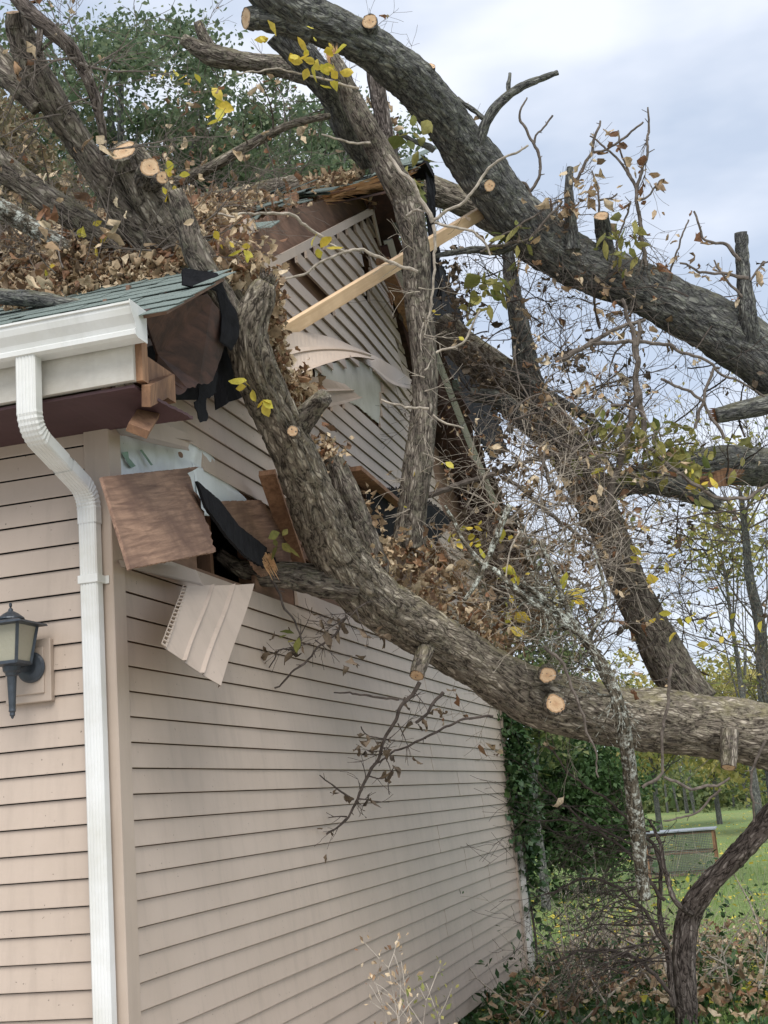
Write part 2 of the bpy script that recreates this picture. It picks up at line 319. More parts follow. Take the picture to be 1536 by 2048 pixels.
# ---------------------------------------------------------------- setting
g = MB(); g.add([(-600, -40, GZ), (600, -40, GZ), (600, 900, GZ), (-600, 900, GZ)], [(0, 1, 2, 3)])
gnd = g.build('ground', M['lawn']); props(gnd, kind='structure')
g = MB(); g.add([(-9, -22, GZ + .004), (8, -22, GZ + .004), (8, 4.6, GZ + .004), (-9, 4.6, GZ + .004)], [(0, 1, 2, 3)]); gnd = g.build('bounce_ground', m_flat('pale_bounce', (.46, .42, .37), .9, .12, 3, .2)); props(gnd, kind='structure')  # added pale ground out of view, bounces warm light onto the walls
# ---------------------------------------------------------------- the house
house = empty('house', (-2, 4, GZ), 'beige vinyl sided house with its front gable roof corner smashed open by the fallen tree', 'house')
EX = .1016; Z0 = .42648 + .0
YL = 8.25
def rows():                            # z of the bottom lip of each course
    z = Z0 - 20 * EX
    while z < 4.8: yield z; z += EX
def inpoly(x, y, P):
    c = False; n = len(P)
    for i in range(n):
        x1, y1 = P[i]; x2, y2 = P[(i + 1) % n]
        if (y1 > y) != (y2 > y) and x < (x2 - x1) * (y - y1) / (y2 - y1 + 1e-12) + x1: c = not c
    return c
# openings torn into the siding, in photo pixels over the gable wall
def lean(y, z):                        # upper gable cladding pushed outwards
    if z < 2.7 or y > 5.2: return 0.
    return .075 * (z - 2.7) * max(0, 1 - abs(y - 3.9) / 2.6)
def wallpoly(pts):
    o = []
    for a, b in pts:
        x0 = 0
        for _ in range(6): q = PX(a, b, x0 + .012); x0 = lean(q[1], q[2])
        o.append((q[1], q[2]))
    return o
torn = [wallpoly(p) for p in (
    [(215, 850), (300, 862), (372, 885), (385, 905), (425, 938), (470, 975), (520, 1010), (600, 1010), (640, 1060), (700, 1100), (760, 1060), (800, 1100), (880, 1130), (900, 1230), (830, 1240), (700, 1200), (560, 1190), (500, 1170), (420, 1165), (400, 1120), (215, 1100)],
    [(600, 740), (650, 728), (700, 718), (745, 722), (765, 765), (758, 848), (716, 812), (690, 800), (640, 815), (600, 800)],
    [(560, 512), (572, 514), (668, 612), (658, 620), (600, 560)],
    [(724, 470), (738, 500), (742, 540), (738, 600), (730, 590)],
    [(640, 870), (700, 930), (760, 1000), (700, 1000), (640, 960)])]
hole = [wallpoly(p) for p in (
    [(400, 1010), (430, 1040), (520, 1060), (600, 1080), (640, 1140), (560, 1165), (440, 1160), (400, 1130)],
    [(700, 950), (800, 985), (905, 1030), (870, 1100), (800, 1080), (760, 1060), (700, 1090)],
    [(640, 880), (690, 900), (700, 930), (660, 940)],
    [(728, 470), (742, 500), (745, 560), (738, 620), (722, 590)])]
def topz(y): return roofz(y) - .17 + (min(1, max(0, (y - 1.3) / .5)) * .28 if y < YR + .3 else 0)
def below_frieze(y, z):
    if z < 2.3 or y < 1.0: return True
    px, py = proj((lean(y, z) + .01, y, z + .08)); return py > 540 + (422 - 540) * (px - 520) / 220.0 - (0 if px > 500 else 400) and px < 742 + (py - 424) * .24
sid = MB(); step = .06
def course_piece(mb, ya, yb, z, flip=False, sag=0, xo=0):
    lp = .0125 if z < 2.2 else .0115
    n = max(1, int((yb - ya) / .22)); vs = []; fs = []
    for i in range(n + 1):
        y = ya + (yb - ya) * i / n; wv = .0012 * math.sin(y * 3.1 + z * 7); s_ = sag * math.sin(math.pi * i / n)
        zt = min(z + EX, topz(y) if abs(y) > 0 else z + EX); zt = max(zt, z + .002)
        lx = lean(y, z)
        for px_, pz in ((-.010, zt - .0042), (.0015 + (zt - z - EX) * -.12, zt - .0045), (lp * .52, z + .052), (lp, z + .003), (lp - .0005, z), (lp - .002, z), (lp - .002, z + .005), (-.010, z + .006)):
            if pz > zt: pz = zt
            vs.append((px_ + wv + lx + xo, y, pz - s_) if not flip else (y, -px_ - wv, pz))
    m = len(vs) // (n + 1)
    for i in range(n):
        for k in range(m - 1): a = i * m + k; fs.append((a, a + m, a + m + 1, a + 1) if not flip else (a, a + 1, a + m + 1, a + m))
    fs.append(tuple(range(m))); fs.append(tuple(n * m + k for k in range(m))[::-1])
    mb.add(vs, fs)
for ir, z in enumerate(rows()):
    y = .088; run = None
    seam = [[1.5, 5.15], [3.3, 6.9], [2.4, 6.0]][(ir // 2) % 3]
    while y <= YL - .03:
        ok = z + .025 < topz(y) and below_frieze(y, z) and not any(inpoly(y, z + .05, p) for p in torn)
        if z > 2.6 and y > 4.75 + random.uniform(0, .15) and z > 2.6 + (5.9 - y) * .0: ok = ok and (y < YR + .6 + (4.4 - z) * .9)
        if ok and run is None: run = y
        if (not ok or y + step > YL - .03) and run is not None:
            e_ = y if not ok else YL - .03
            if e_ - run > .05:
                cuts = [run] + [s for s in seam if run + .1 < s < e_ - .1] + [e_]
                for q in range(len(cuts) - 1): course_piece(sid, cuts[q] + (.0 if q == 0 else -.0), cuts[q + 1] + (.012 if q < len(cuts) - 2 else 0), z, xo=.0022 * (1 - q % 2))
            run = None
        y += step
o_sid = sid.build('siding', M['siding'], house)
# front wall siding (plane Y = 0, faces -Y)
sf = MB()
for z in rows():
    if z > 1.60: break
    for xa, xb in ((-6, -3.61), (-3.6, -.092)): course_piece(sf, xa, xb, z, flip=True)
sf.build('siding', M['siding'], house)
# corner post
cp = MB()
cp.extrude([Vector((-.092, -.018, 0)), Vector((-.088, -.022, 0)), Vector((-.004, -.022, 0)), Vector((.018, -.022, 0)), Vector((.022, -.018, 0)), Vector((.022, .084, 0)), Vector((.018, .090, 0)), Vector((.002, .090, 0)), Vector((.002, .0, 0)), Vector((-.092, .0, 0))], (0, 0, -1.63), (0, 0, 1.64))
cp.build('corner_trim', M['trim'], house)
cp = MB(); cp.box((.012, YL - .02, -.2), (.03, .10, 2.9)); cp.build('corner_trim', M['trim'], house)
# sheathing behind the siding, built as a broken grid of boards
sh = MB(); cs = .075
ny = int(YL / cs)
for i in range(ny):
    y = i * cs; z = -1.62
    runs = None
    while z < 4.75:
        zc = z + cs / 2; top = roofz(y + cs / 2) - .02
        ok = zc < top and not any(inpoly(y + cs / 2 + random.uniform(-.02, .02), zc, p) for p in hole)
        if ok and YR + .45 < y and z > 2.3 and z > 3.9 - (y - 4.4) * .42: ok = False
        if ok and runs is None: runs = z
        if not ok and runs is not None: sh.box((-.022, y + cs / 2, (runs + z) / 2), (.018, cs, z - runs)); runs = None
        z += cs
    if runs is not None: sh.box((-.022, y + cs / 2, (runs + z) / 2), (.018, cs, z - runs))
sh.build('sheathing', M['brownply'], house)
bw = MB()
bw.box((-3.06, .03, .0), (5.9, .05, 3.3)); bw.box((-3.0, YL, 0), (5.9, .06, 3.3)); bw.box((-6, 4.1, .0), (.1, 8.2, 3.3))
bw.box((-3.05, YL / 2, 1.60), (5.8, YL - .2, .03)); bw.build('dark_interior', M['felt'], house)  # interior walls and ceiling coloured black to stand in for inner shade
# studs inside the broken gable
st = MB()
for k, y in enumerate([.45, .86, 1.27, 1.68, 2.1, 2.5, 2.9, 3.3, 3.7, 4.15, 4.6, 5.0, 5.4, 5.8, 6.2]): st.bar((-.07, y, -1.6), (-.07 - .05 * (k % 3), y + .03 * (k % 2), min(4.4, topz(y) - .02)), .09, .038, up=(0, 1, 0))
st.build('wall_stud', M['oldlumber'], house)
# house wrap where the siding is gone
wr = MB()
def sheet(mb, uv, thick, cols=14, rws=10, wob=.01, mi=0, seed=0):
    """uv: four corner Vectors (tl, tr, br, bl); a wrinkled sheet"""
    tl, tr, br, bl = [Vector(p) for p in uv]; nrm = (tr - tl).cross(bl - tl).normalized(); vs = []; fs = []
    if nrm.dot(CAM - tl) < 0: nrm = -nrm
    for j in range(rws + 1):
        for i in range(cols + 1):
            a, b = i / cols, j / rws; p = tl.lerp(tr, a).lerp(bl.lerp(br, a), b)
            vs.append(p + nrm * wob * (noise.noise(p * 6 + Vector((seed, 0, 0))) * 1.6 + .8 * noise.noise(p * 17)))
    n = len(vs); vs += [v - nrm * thick for v in vs]
    for j in range(rws):
        for i in range(cols):
            a = j * (cols + 1) + i; q = (a, a + 1, a + cols + 2, a + cols + 1); fs.append(q); fs.append(tuple(n + k for k in q[::-1]))
    ring = [i for i in range(cols + 1)] + [(j + 1) * (cols + 1) - 1 for j in range(1, rws + 1)] + [rws * (cols + 1) + i for i in range(cols - 1, -1, -1)] + [j * (cols + 1) for j in range(rws - 1, 0, -1)]
    for k in range(len(ring)): a, b = ring[k], ring[(k + 1) % len(ring)]; fs.append((a, n + a, n + b, b))
    mb.add(vs, fs, mi=mi)
sheet(wr, [PX(226, 840, -.003), PX(395, 880, -.003), PX(500, 1010, -.003), PX(235, 985, -.003)], .001, 70, 44, .011)
sheet(wr, [PX(385, 925, .006), PX(470, 975, .006), PX(530, 1040, .010), PX(400, 1030, .012)], .002, 24, 16, .005, seed=3)
hw = wr.build('house_wrap', M['wrap'], house, smooth=True)
gm = MB(); plate(gm, [PX(243, 905, .014), PX(256, 903, .014), PX(258, 916, .014), PX(272, 932, .014), PX(262, 936, .014)], .001, rag=[.001] * 5); plate(gm, [PX(280, 900, .014), PX(284, 899, .014), PX(306, 930, .014), PX(302, 931, .014)], .001, rag=[.0005] * 4); gm.build('printed_mark', m_flat('green_print', (.16, .26, .20), .5), hw)
fo = MB(); plate(fo, [PX(630, 735, .006), PX(700, 718, .008), PX(745, 722, .02), PX(765, 768, .012), PX(758, 848, .008), PX(716, 812, .008), PX(690, 800, .008), PX(640, 815, .006)], .006, rag=[.003, .003, .003, .001, .006, .006, .006, .003], seed=21)
fo.build('exposed_sheathing', M['foam'], house)
# flat metal frieze along the gable siding top
fz = MB(); a, b = PX(508, 546, .05), PX(744, 421, .17); fz.bar(a, b, .014, .055, up=(0, -.5, .85)); fz.bar(b + Vector((0, .02, -.01)), PX(762, 500, .08), .014, .06, up=(0, .6, .8)); fz.build('gable_trim', M['trim'], house)
# ---- roof
roof = MB(); roof.box((-6.5, 4.15, 1.9), (.05, .05, .05)); 
EDGE = [(-.6, .50), (-.1, .50), (.12, .50), (.35, .30), (.8, .02), (1.3, -.12), (1.76, -.17), (2.57, -.25), (3.3, -.22), (3.48, .15), (3.6, .48), (3.95, .56), (4.15, .56)]
def edge(y):
    for (a, b), (c, d) in zip(EDGE, EDGE[1:]):
        if a <= y <= c: return b + (d - b) * (y - a) / (c - a)
    return EDGE[0][1] if y < EDGE[0][0] else EDGE[-1][1]
deck = MB(); sl = Vector((0, 1, RSL)).normalized(); nr = Vector((0, -RSL, 1)).normalized(); slf = Vector((0, -1, RSL)).normalized(); nrf = Vector((0, RSL, 1)).normalized()
y = -.45
while y < YR - .01:
    y2 = min(YR, y + .10); xe = edge((y + y2) / 2) + (random.uniform(-.05, .03) if .2 < y < 3.6 else 0)
    p = [Vector((-6, y, roofz(y) - .018)), Vector((xe, y, roofz(y) - .018)), Vector((xe + (random.uniform(-.03, .03) if .2 < y < 3.6 else 0), y2, roofz(y2) - .018)), Vector((-6, y2, roofz(y2) - .018))]
    deck.extrude(p, nr * 0, nr * .014); y = y2
deck.build('roof_deck', M['brownply'], house)
def edge2(y): return float(np.interp(y, [4.35, 4.5, 5.4, 5.5, 6.3, 7.4, 7.6], [.50, .22, .21, .28, .32, .41, .50]))
dk = MB(); y = YR
while y < 8.74:
    y2 = min(8.75, y + .12); x1 = edge2(y) + (random.uniform(-.02, .03) if 4.4 < y < 7.4 else 0)
    dk.extrude([Vector((-6, y, roofz(y) - .02)), Vector((x1, y, roofz(y) - .02)), Vector((x1 + (random.uniform(-.03, .03) if 4.4 < y < 7.4 else 0), y2, roofz(y2) - .02)), Vector((-6, y2, roofz(y2) - .02))], (0, 0, 0), nrf * .016); y = y2
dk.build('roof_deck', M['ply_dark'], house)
shg = MB(); EXS = .135; k = 0; y = -.50
while y < YR:
    x = -6 - random.uniform(0, .3); L_ = .19
    xe0 = edge(y) + .02
    while x < xe0:
        w = .305 * random.choice([.5, 1, 1, .75]); xb = min(x + w - .006, xe0 + (random.uniform(-.07, .02) if y > .2 else 0)); lift = random.uniform(0, .004) + (.012 * random.random() if y > 1.2 else 0); dz = random.uniform(-.004, .004)
        if xb - x > .02:
            A = Vector((x, y + dz, roofz(y) + .008 + lift)); B = Vector((xb, y + dz, roofz(y) + .008 + lift + random.uniform(-.0015, .0015)))
            C_ = B + sl * L_ - nr * .006; D_ = A + sl * L_ - nr * .006
            shg.extrude([A, B, C_, D_], nr * -.003, (0, 0, 0))
        x += w
    y += EXS * sl[1]; k += 1
for i in range(34):     # loose tabs lifted along the broken edge towards the ridge
    y = random.uniform(1.8, 4.0); x = edge(y) + random.uniform(-.35, .02); A = Vector((x, y, roofz(y) + .03 + random.uniform(0, .06)))
    d = Vector((1, random.uniform(-.25, .25), random.uniform(-.1, .12))).normalized(); e_ = Vector((random.uniform(-.3, .3), 1, RSL + random.uniform(-.3, .2))).normalized()
    w, h = random.uniform(.15, .4), random.uniform(.07, .16); shg.extrude([A, A + d * w, A + d * w + e_ * h, A + e_ * h], Vector((0, 0, 0)), Vector((0, 0, .008)))
y = YR
while y < 8.8:          # far slope
    A = Vector((-6, y, roofz(y) + .0)); xx = 6.03 + edge2(y) - (random.uniform(0, .1) if 4.4 < y < 7.4 else 0); shg.extrude([A, A + Vector((xx, 0, 0)), A + Vector((xx, .2, -.2 * RSL + .014)), A + Vector((0, .2, -.2 * RSL + .014))], (0, 0, .0), (0, 0, .008)); y += .14
shg.build('shingles', M['shingle'], house)
# ridge end block with felt hanging down
fe = MB(); rp_ = Vector((.56, YR, roofz(YR)))
fe.box(rp_ + Vector((-.10, .0, -.02)), (.34, .26, .06)); sheet(fe, [rp_ + Vector((.02, -.05, .05)), rp_ + Vector((.03, .22, -.02)), rp_ + Vector((.0, .32, -1.0)), rp_ + Vector((.03, .05, -.95))], .004, 8, 18, .03)
FELT2 = fe
# curled felt at the near broken corner
cf = MB()
def ribbon(mb, pts, w, thick=.004, wob=.012, n=40):
    """pts: list of Vector centre points, w: list of (Vector) half-width vectors"""
    vs = []; fs = []; m = len(pts)
    for i in range(n + 1):
        t = i / n * (m - 1); k = min(int(t), m - 2); f_ = t - k; c = pts[k].lerp(pts[k + 1], f_); h = w[k].lerp(w[k + 1], f_)
        for s_ in np.linspace(-1, 1, 7): q = c + h * s_ * (1 + .12 * noise.noise(c * 9 + Vector((s_ * 3, 0, 0)))); vs.append(q + Vector((1, .3, .2)) * wob * noise.noise(q * 11))
    for i in range(n):
        for j in range(6): a = i * 7 + j; fs.append((a, a + 1, a + 8, a + 7))
    nv = len(vs); vs2 = [v + Vector((-thick, 0, -thick)) for v in vs]; mb.add(vs + vs2, fs + [tuple(nv + k for k in f[::-1]) for f in fs])
ribbon(cf, [PX(365, 552, .42), PX(425, 562, .46), PX(452, 598, .46), PX(462, 650, .44), PX(452, 690, .42)], [Vector((0, .02, .045)), Vector((0, .06, .06)), Vector((.0, .10, -.01)), Vector((0, .10, .0)), Vector((0, .07, 0))])
plates_later = [PX(396, 752, .30), PX(436, 742, .32), PX(431, 785, .30), PX(414, 800, .30), PX(418, 836, .29), PX(402, 845, .28), PX(388, 805, .28), PX(398, 790, .29)]
sheet(cf, [PX(370, 540, .3), PX(435, 545, .34), PX(438, 575, .3), PX(368, 572, .3)], .01, 8, 5, .01)
sheet(cf, [PX(285, 700, .12), PX(420, 640, .12), PX(400, 800, .08), PX(300, 800, .08)], .006, 8, 5, .01)
sheet(cf, [PX(440, 640, .20), PX(500, 620, .16), PX(510, 780, .10), PX(430, 820, .14)], .006, 8, 5, .02)
FELT2.build('torn_felt', M['felt'], house); FELT3 = MB(); plate(FELT3, [PX(850, 505, .06), PX(885, 520, .08), PX(915, 600, .08), PX(945, 700, .10), PX(990, 820, .14), PX(1015, 900, .18), PX(985, 920, .18), PX(940, 850, .12), PX(905, 770, .08), PX(875, 690, .06), PX(856, 600, .06)], .01, rag=[.03] * 11, seed=12); FELT3.build('torn_felt', M['felt'], house); FELT2 = MB(); plate(FELT2, [PX(735, 985, .12), PX(800, 975, .12), PX(870, 1008, .14), PX(905, 1042, .16), PX(868, 1092, .14), PX(800, 1085, .12), PX(740, 1060, .12)], .006, rag=[.015] * 7, seed=14); FELT2.build('torn_felt', M['felt'], house)
plate(cf, plates_later, .004, rag=[.004, .006, .01, .01, .01, .01, .01, .006], seed=9); cf.build('torn_felt', M['felt'], house)
# dark plywood bent down under the near roof corner
rk = MB(); plate(rk, [PX(314, 632, .46), PX(408, 585, .44), PX(442, 637, .40), PX(441, 690, .38), PX(430, 762, .36), PX(392, 780, .35), PX(372, 795, .34), PX(362, 792, .34), PX(335, 765, .28), PX(283, 760, .16), PX(288, 700, .20)], .012, rag=[.002, .004, .004, .004, .012, .012, .012, .01, .004, .002, .002])
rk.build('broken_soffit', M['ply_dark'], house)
# fascia, soffit, gutter
fa = MB(); fa.box((-2.83, -.405, 1.755), (6.34, .03, .25)); fa.build('fascia', M['fascia'], house)
fb = MB(); fb.box((-2.83 + 3.17 + .012, -.375, 1.755), (.03, .05, .25)); fb.box((.30, -.2, 1.72), (.04, .4, .12)); fb.build('rafter_end', M['oldlumber'], house)
sf_ = MB(); plate(sf_, [Vector((-6, -.40, 1.625)), Vector((.33, -.40, 1.61)), Vector((.40, -.02, 1.56)), Vector((.0, -.0, 1.60)), Vector((-6, .0, 1.60))], .012, rag=[.001, .004, .001, .001, .001]); sf_.build('soffit', M['maroon'], house)
gt = MB(); gx = .405
gp = [(-.43, 1.885), (-.43, 1.765), (-.50, 1.762), (-.522, 1.768), (-.524, 1.785), (-.516, 1.792), (-.522, 1.81), (-.545, 1.84), (-.553, 1.862), (-.553, 1.875), (-.561, 1.877), (-.561, 1.885), (-.545, 1.887), (-.545, 1.870), (-.512, 1.806), (-.504, 1.774), (-.437, 1.774), (-.437, 1.885)]
gt.extrude([Vector((0, a, b)) for a, b in gp], (-6, 0, 0), (gx - .003, 0, 0)); gut = gt.build('gutter', M['white'], house)
gs_ = MB(); [gs_.extrude([Vector((0, a, b)) for a, b in [(-.503, 1.757), (-.527, 1.764), (-.529, 1.787), (-.521, 1.793), (-.527, 1.81), (-.550, 1.84), (-.558, 1.861), (-.563, 1.888), (-.545, 1.889), (-.5, 1.80)]], (xs, -.0008, -.0008), (xs + .03, -.0008, -.0008)) for xs in (-.35,)]; gs_.build('joint_cover', M['white'], gut)
ge = MB(); ge.extrude([Vector((0, a, b)) for a, b in [(-.427, 1.889), (-.427, 1.759), (-.503, 1.757), (-.527, 1.764), (-.529, 1.787), (-.521, 1.793), (-.527, 1.81), (-.550, 1.84), (-.558, 1.861), (-.566, 1.875), (-.566, 1.889)]], (gx - .002, 0, 0), (gx + .001, 0, 0)); ge.build('end_cap', M['white'], gut)
# downspout : fluted rectangular section swept along its bends
dsp = MB()
def section(w=.078, t=.055):
    pts = []; nf = 5
    for i in range(nf * 4 + 1):
        u = -w / 2 + .006 + (w - .012) * i / (nf * 4); pts.append((u, -t / 2 - .0022 * (math.cos(i / 4 * 2 * math.pi) < -.1) * -1))
    pts = [(-w / 2, -t / 2 + .006)] + pts + [(w / 2, -t / 2 + .006)]
    for i in range(4): pts.append((w / 2, -t / 2 + .012 + (t - .02) * i / 3 ))
    pts += [(w / 2 - .005, t / 2), (-w / 2 + .005, t / 2), (-w / 2, t / 2 - .005)]
    return pts
def bez(pts, rad, n=10):
    out_ = [Vector(pts[0])]
    for i in range(1, len(pts) - 1):
        a, b, c = map(Vector, pts[i - 1:i + 2]); d1 = (a - b).normalized(); d2 = (c - b).normalized(); p, q = b + d1 * rad, b + d2 * rad
        for k in range(n + 1): t = k / n; out_.append(p * (1 - t) ** 2 + b * 2 * t * (1 - t) + q * t * t)
    out_.append(Vector(pts[-1])); return out_
def sweep(mb, path, sec, crimp=0, w0=1.0):
    vs = []; fs = []; m = len(sec)
    for i, p in enumerate(path):
        T = (path[min(i + 1, len(path) - 1)] - path[max(i - 1, 0)]).normalized(); sx = (Vector((1, 0, 0)) - T * T[0]).normalized(); nx = T.cross(sx); 
        if nx[1] > 0: pass
        s_ = 1 + crimp * (1 if i % 2 else -1) * (1 if 2 < i < len(path) - 3 else 0)
        for a, b in sec: vs.append(p + sx * a * w0 * s_ + (nx if nx[1] > 0 or nx[2] > 0 else -nx) * b * w0 * s_)
    for i in range(len(path) - 1):
        for k in range(m): a = i * m + k; b = i * m + (k + 1) % m; fs.append((a, b, b + m, a + m))
    mb.add(vs, fs)
A0 = PY(57, 722, -.485); A1 = PY(62, 860, -.485); B0 = PY(178, 1000, -.062); C0 = Vector((B0[0], -.062, -1.7))
A1 = Vector((A0[0] + .0, -.485, A1[2])); B0 = Vector((B0[0], -.062, B0[2] + .03)); 
sec = section()
d_ = (B0 - A1).normalized()
sweep(dsp, bez([A0 + Vector((0, 0, .03)), A1, A1 + d_ * .22], .085, 16), section(.080, .057), crimp=.03, w0=1.05)
sweep(dsp, [A1 + d_ * .15, A1 + d_ * ((B0 - A1).length - .12)], sec)
sweep(dsp, bez([A1 + d_ * ((B0 - A1).length - .20), B0, B0 + Vector((0, 0, -.13))], .085, 16), section(.080, .057), crimp=.03, w0=1.05)
sweep(dsp, [B0 + Vector((0, 0, -.11)), C0], sec)
ds = dsp.build('downspout', M['white'], house)
sp_ = MB(); zz = PY(180, 1157, -.09)[2]; sp_.box((C0[0], -.062, zz), (.088, .066, .033)); sp_.box((C0[0] + .048, -.026, zz), (.022, .004, .033)); sp_.box((C0[0] - .048, -.026, zz), (.018, .004, .033)); sp_.build('strap', M['white'], ds, bevel=.003)
fd = MB(); fd.box((.05, YL + .06, -.75), (.06, .07, 1.9)); fd.box((.05, YL + .10, 1.3), (.06, .07, .7)); fd.build('downspout', M['white'], house)
# far rake fascia and its dark inner board
fr = MB()
for (a, b, w, t, mt, nm) in ((Vector((.50, 7.45, roofz(7.45) - .16)), Vector((.50, 8.72, roofz(8.72) - .15)), .02, .16, 'fascia', 'rake_fascia'), (Vector((.46, 7.5, roofz(7.5) - .21)), Vector((.46, 8.7, roofz(8.7) - .20)), .03, .16, 'oldlumber', 'rake_rafter')):
    q = MB(); q.bar(a, b, w, t, up=(0, .4, 1)); q.build(nm, M[mt], house)
def under_roof(px, py, drop):          # the point of the view ray that lies `drop` below the rear roof slope
    lo, hi = -.3, 1.2
    for _ in range(40):
        m_ = (lo + hi) / 2; q = PX(px, py, m_)
        if q[2] > roofz(q[1]) - drop: lo = m_
        else: hi = m_
    return PX(px, py, (lo + hi) / 2)
for a, b, w_ in ((under_roof(776, 480, .16), under_roof(834, 690, .16), .075), (under_roof(866, 705, .17), under_roof(926, 860, .17), .085), (under_roof(922, 852, .18), under_roof(1002, 1045, .18), .09), (under_roof(1000, 1040, .19), under_roof(1092, 1262, .19), .095)):
    rb_ = MB(); d = (b - a).normalized(); rb_.bar(a, b, .018, w_, up=d.cross((CAM - a).normalized())); rb_.build('rake_board', M['white'], house)
    rb_ = MB(); o_ = Vector((-.035, -.01, -.045)); rb_.bar(a + o_, b + o_, .02, w_ * .8, up=d.cross((CAM - a).normalized())); rb_.build('rake_rafter', M['maroon'], house)
ef = MB(); ef.box((-2.75, 8.74, roofz(8.72) - .12), (6.5, .02, .2)); ef.build('fascia', M['fascia'], house)
sfx = MB(); sfx.extrude([Vector((.42, 7.4, roofz(7.4) - .22)), Vector((.44, 8.7, roofz(8.7) - .22)), Vector((.03, 8.7, roofz(8.7) - .22)), Vector((.03, 7.0, roofz(7.0) - .22))], (0, 0, 0), (0, 0, .012)); sfx.build('soffit', M['maroon'], house)
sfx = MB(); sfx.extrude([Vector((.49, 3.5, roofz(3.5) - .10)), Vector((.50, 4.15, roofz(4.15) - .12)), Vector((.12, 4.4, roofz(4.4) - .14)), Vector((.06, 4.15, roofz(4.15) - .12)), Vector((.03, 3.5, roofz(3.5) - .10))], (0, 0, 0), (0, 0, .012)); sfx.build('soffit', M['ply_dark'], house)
bx = MB(); plate(bx, [PX(435, 470, -.03), PX(560, 425, -.03), PX(690, 385, .02), PX(760, 390, .1), PX(742, 425, .06), PX(520, 545, .0), PX(450, 560, .0)], .012, rag=[.01, .01, .004, .001, .001, .001, .004]); bx.build('soffit', M['brownply'], house)
# sheared studs showing at the gable's right
ss = MB(); ss.bar(PX(745, 480, .05), PX(775, 610, .03), .04, .09, up=(1, 0, 0)); ss.bar(PX(765, 520, .22), PX(845, 700, .12), .04, .10, up=(1, 0, 0)); ss.bar(PX(722, 480, .0), PX(768, 720, -.03), .04, .09, up=(1, 0, 0)); ss.build('broken_stud', M['oldlumber'], house)
al = MB(); al.extrude([Vector((-.10, 4.2, 4.50)), Vector((-.10, 8.2, 2.05)), Vector((-.10, 8.2, 1.6)), Vector((-.10, 4.2, 1.6))], (0, 0, 0), (-.02, 0, 0)); al.build('dark_interior', M['felt'], house)  # added black sheet standing in for the darkness inside the attic
# splinters of fresh wood along the torn roof edge
spl = MB()
def splinter(mb, a, d, ln, w):
    d = Vector(d).normalized(); s_ = d.cross(Vector((.2, .5, 1))).normalized(); u_ = s_.cross(d); a = Vector(a); k = random.uniform(-.15, .15)
    v = [a + s_ * w, a - s_ * w, a + u_ * w * .5, a + d * ln * .6 + s_ * w * .7 + u_ * k * w * 4, a + d * ln * .6 - s_ * w * .6 + u_ * k * w * 4, a + d * ln * .6 + u_ * w * .4 + u_ * k * w * 4, a + d * ln]
    mb.add(v, [(0, 1, 4, 3), (1, 2, 5, 4), (2, 0, 3, 5), (3, 4, 6), (4, 5, 6), (5, 3, 6), (0, 2, 1)])
for i in range(420):
    y = random.uniform(1.2, 3.75); x = edge(y) - random.uniform(.0, .16)
    splinter(spl, (x, y, roofz(y) - random.uniform(.0, .05)), (1, random.uniform(-.5, .9), random.uniform(-.45, .3)), random.uniform(.06, .26), random.uniform(.003, .013))
for i in range(70):
    y = random.uniform(3.5, 3.72); splinter(spl, (edge(y) - random.uniform(.3, .5), y, roofz(y) - random.uniform(.01, .06)), (1, random.uniform(-.3, .1), random.uniform(-.15, .05)), random.uniform(.3, .5), random.uniform(.008, .02))
spl.build('splintered_edge', M['fresh'], house)
# curling strips of siding still fixed to the gable
def strip(mb, top, bot, n=24, thick=.0015, laps=2):
    """top / bot: lists of Vectors, ruled surface with a lap step in the middle"""
    def at(P, t):
        t = t * (len(P) - 1); k = min(int(t), len(P) - 2); f_ = t - k
        p0, p1, p2, p3 = P[max(k - 1, 0)], P[k], P[k + 1], P[min(k + 2, len(P) - 1)]
        return .5 * ((2 * p1) + (p2 - p0) * f_ + (2 * p0 - 5 * p1 + 4 * p2 - p3) * f_ ** 2 + (3 * p1 - p0 - 3 * p2 + p3) * f_ ** 3)
    vs = []; fs = []; prof = []
    for l in range(laps): prof += [(l / laps, 0), ((l + .75) / laps, .0), ((l + 1) / laps - .01, .012), ((l + 1) / laps - .005, .012)]
    m = len(prof)
    for i in range(n + 1):
        t = i / n; a, b = at(top, t), at(bot, t); d = b - a; t2 = min(1, t + .02); al = at(top, t2) - at(top, max(0, t2 - .04)); nr_ = al.cross(d).normalized()
        if nr_.dot(CAM - a) < 0: nr_ = -nr_
        for s_, h in prof: vs.append(a + d * s_ + nr_ * h)
    for i in range(n):
        for k in range(m - 1): q = i * m + k; fs.append((q, q + m, q + m + 1, q + 1))
    nv = len(vs); mb.add([tuple(v) for v in vs] + [tuple(v + Vector((-.002, 0, -.001))) for v in vs], fs + [tuple(nv + k for k in f[::-1]) for f in fs])
cu = MB()
strip(cu, [PX(545, 672, .13), PX(600, 664, .16), PX(660, 674, .22), PX(705, 692, .26), PX(735, 706, .27)], [PX(560, 765, .12), PX(600, 748, .20), PX(655, 729, .32), PX(705, 717, .40), PX(748, 722, .42)], n=30, laps=2)
strip(cu, [PX(700, 690, .25), PX(750, 712, .26), PX(790, 735, .20), PX(824, 760, .08)], [PX(700, 717, .40), PX(742, 738, .36), PX(780, 768, .28), PX(818, 779, .16)], n=24, laps=1)
cu.build('curled_siding', M['siding'], house, smooth=False)
cu = MB(); strip(cu, [PX(610, 752, .08), PX(650, 757, .10), PX(690, 768, .10)], [PX(640, 818, .10), PX(680, 810, .14), PX(724, 797, .16)], n=8); cu.build('curled_siding', M['siding'], house)
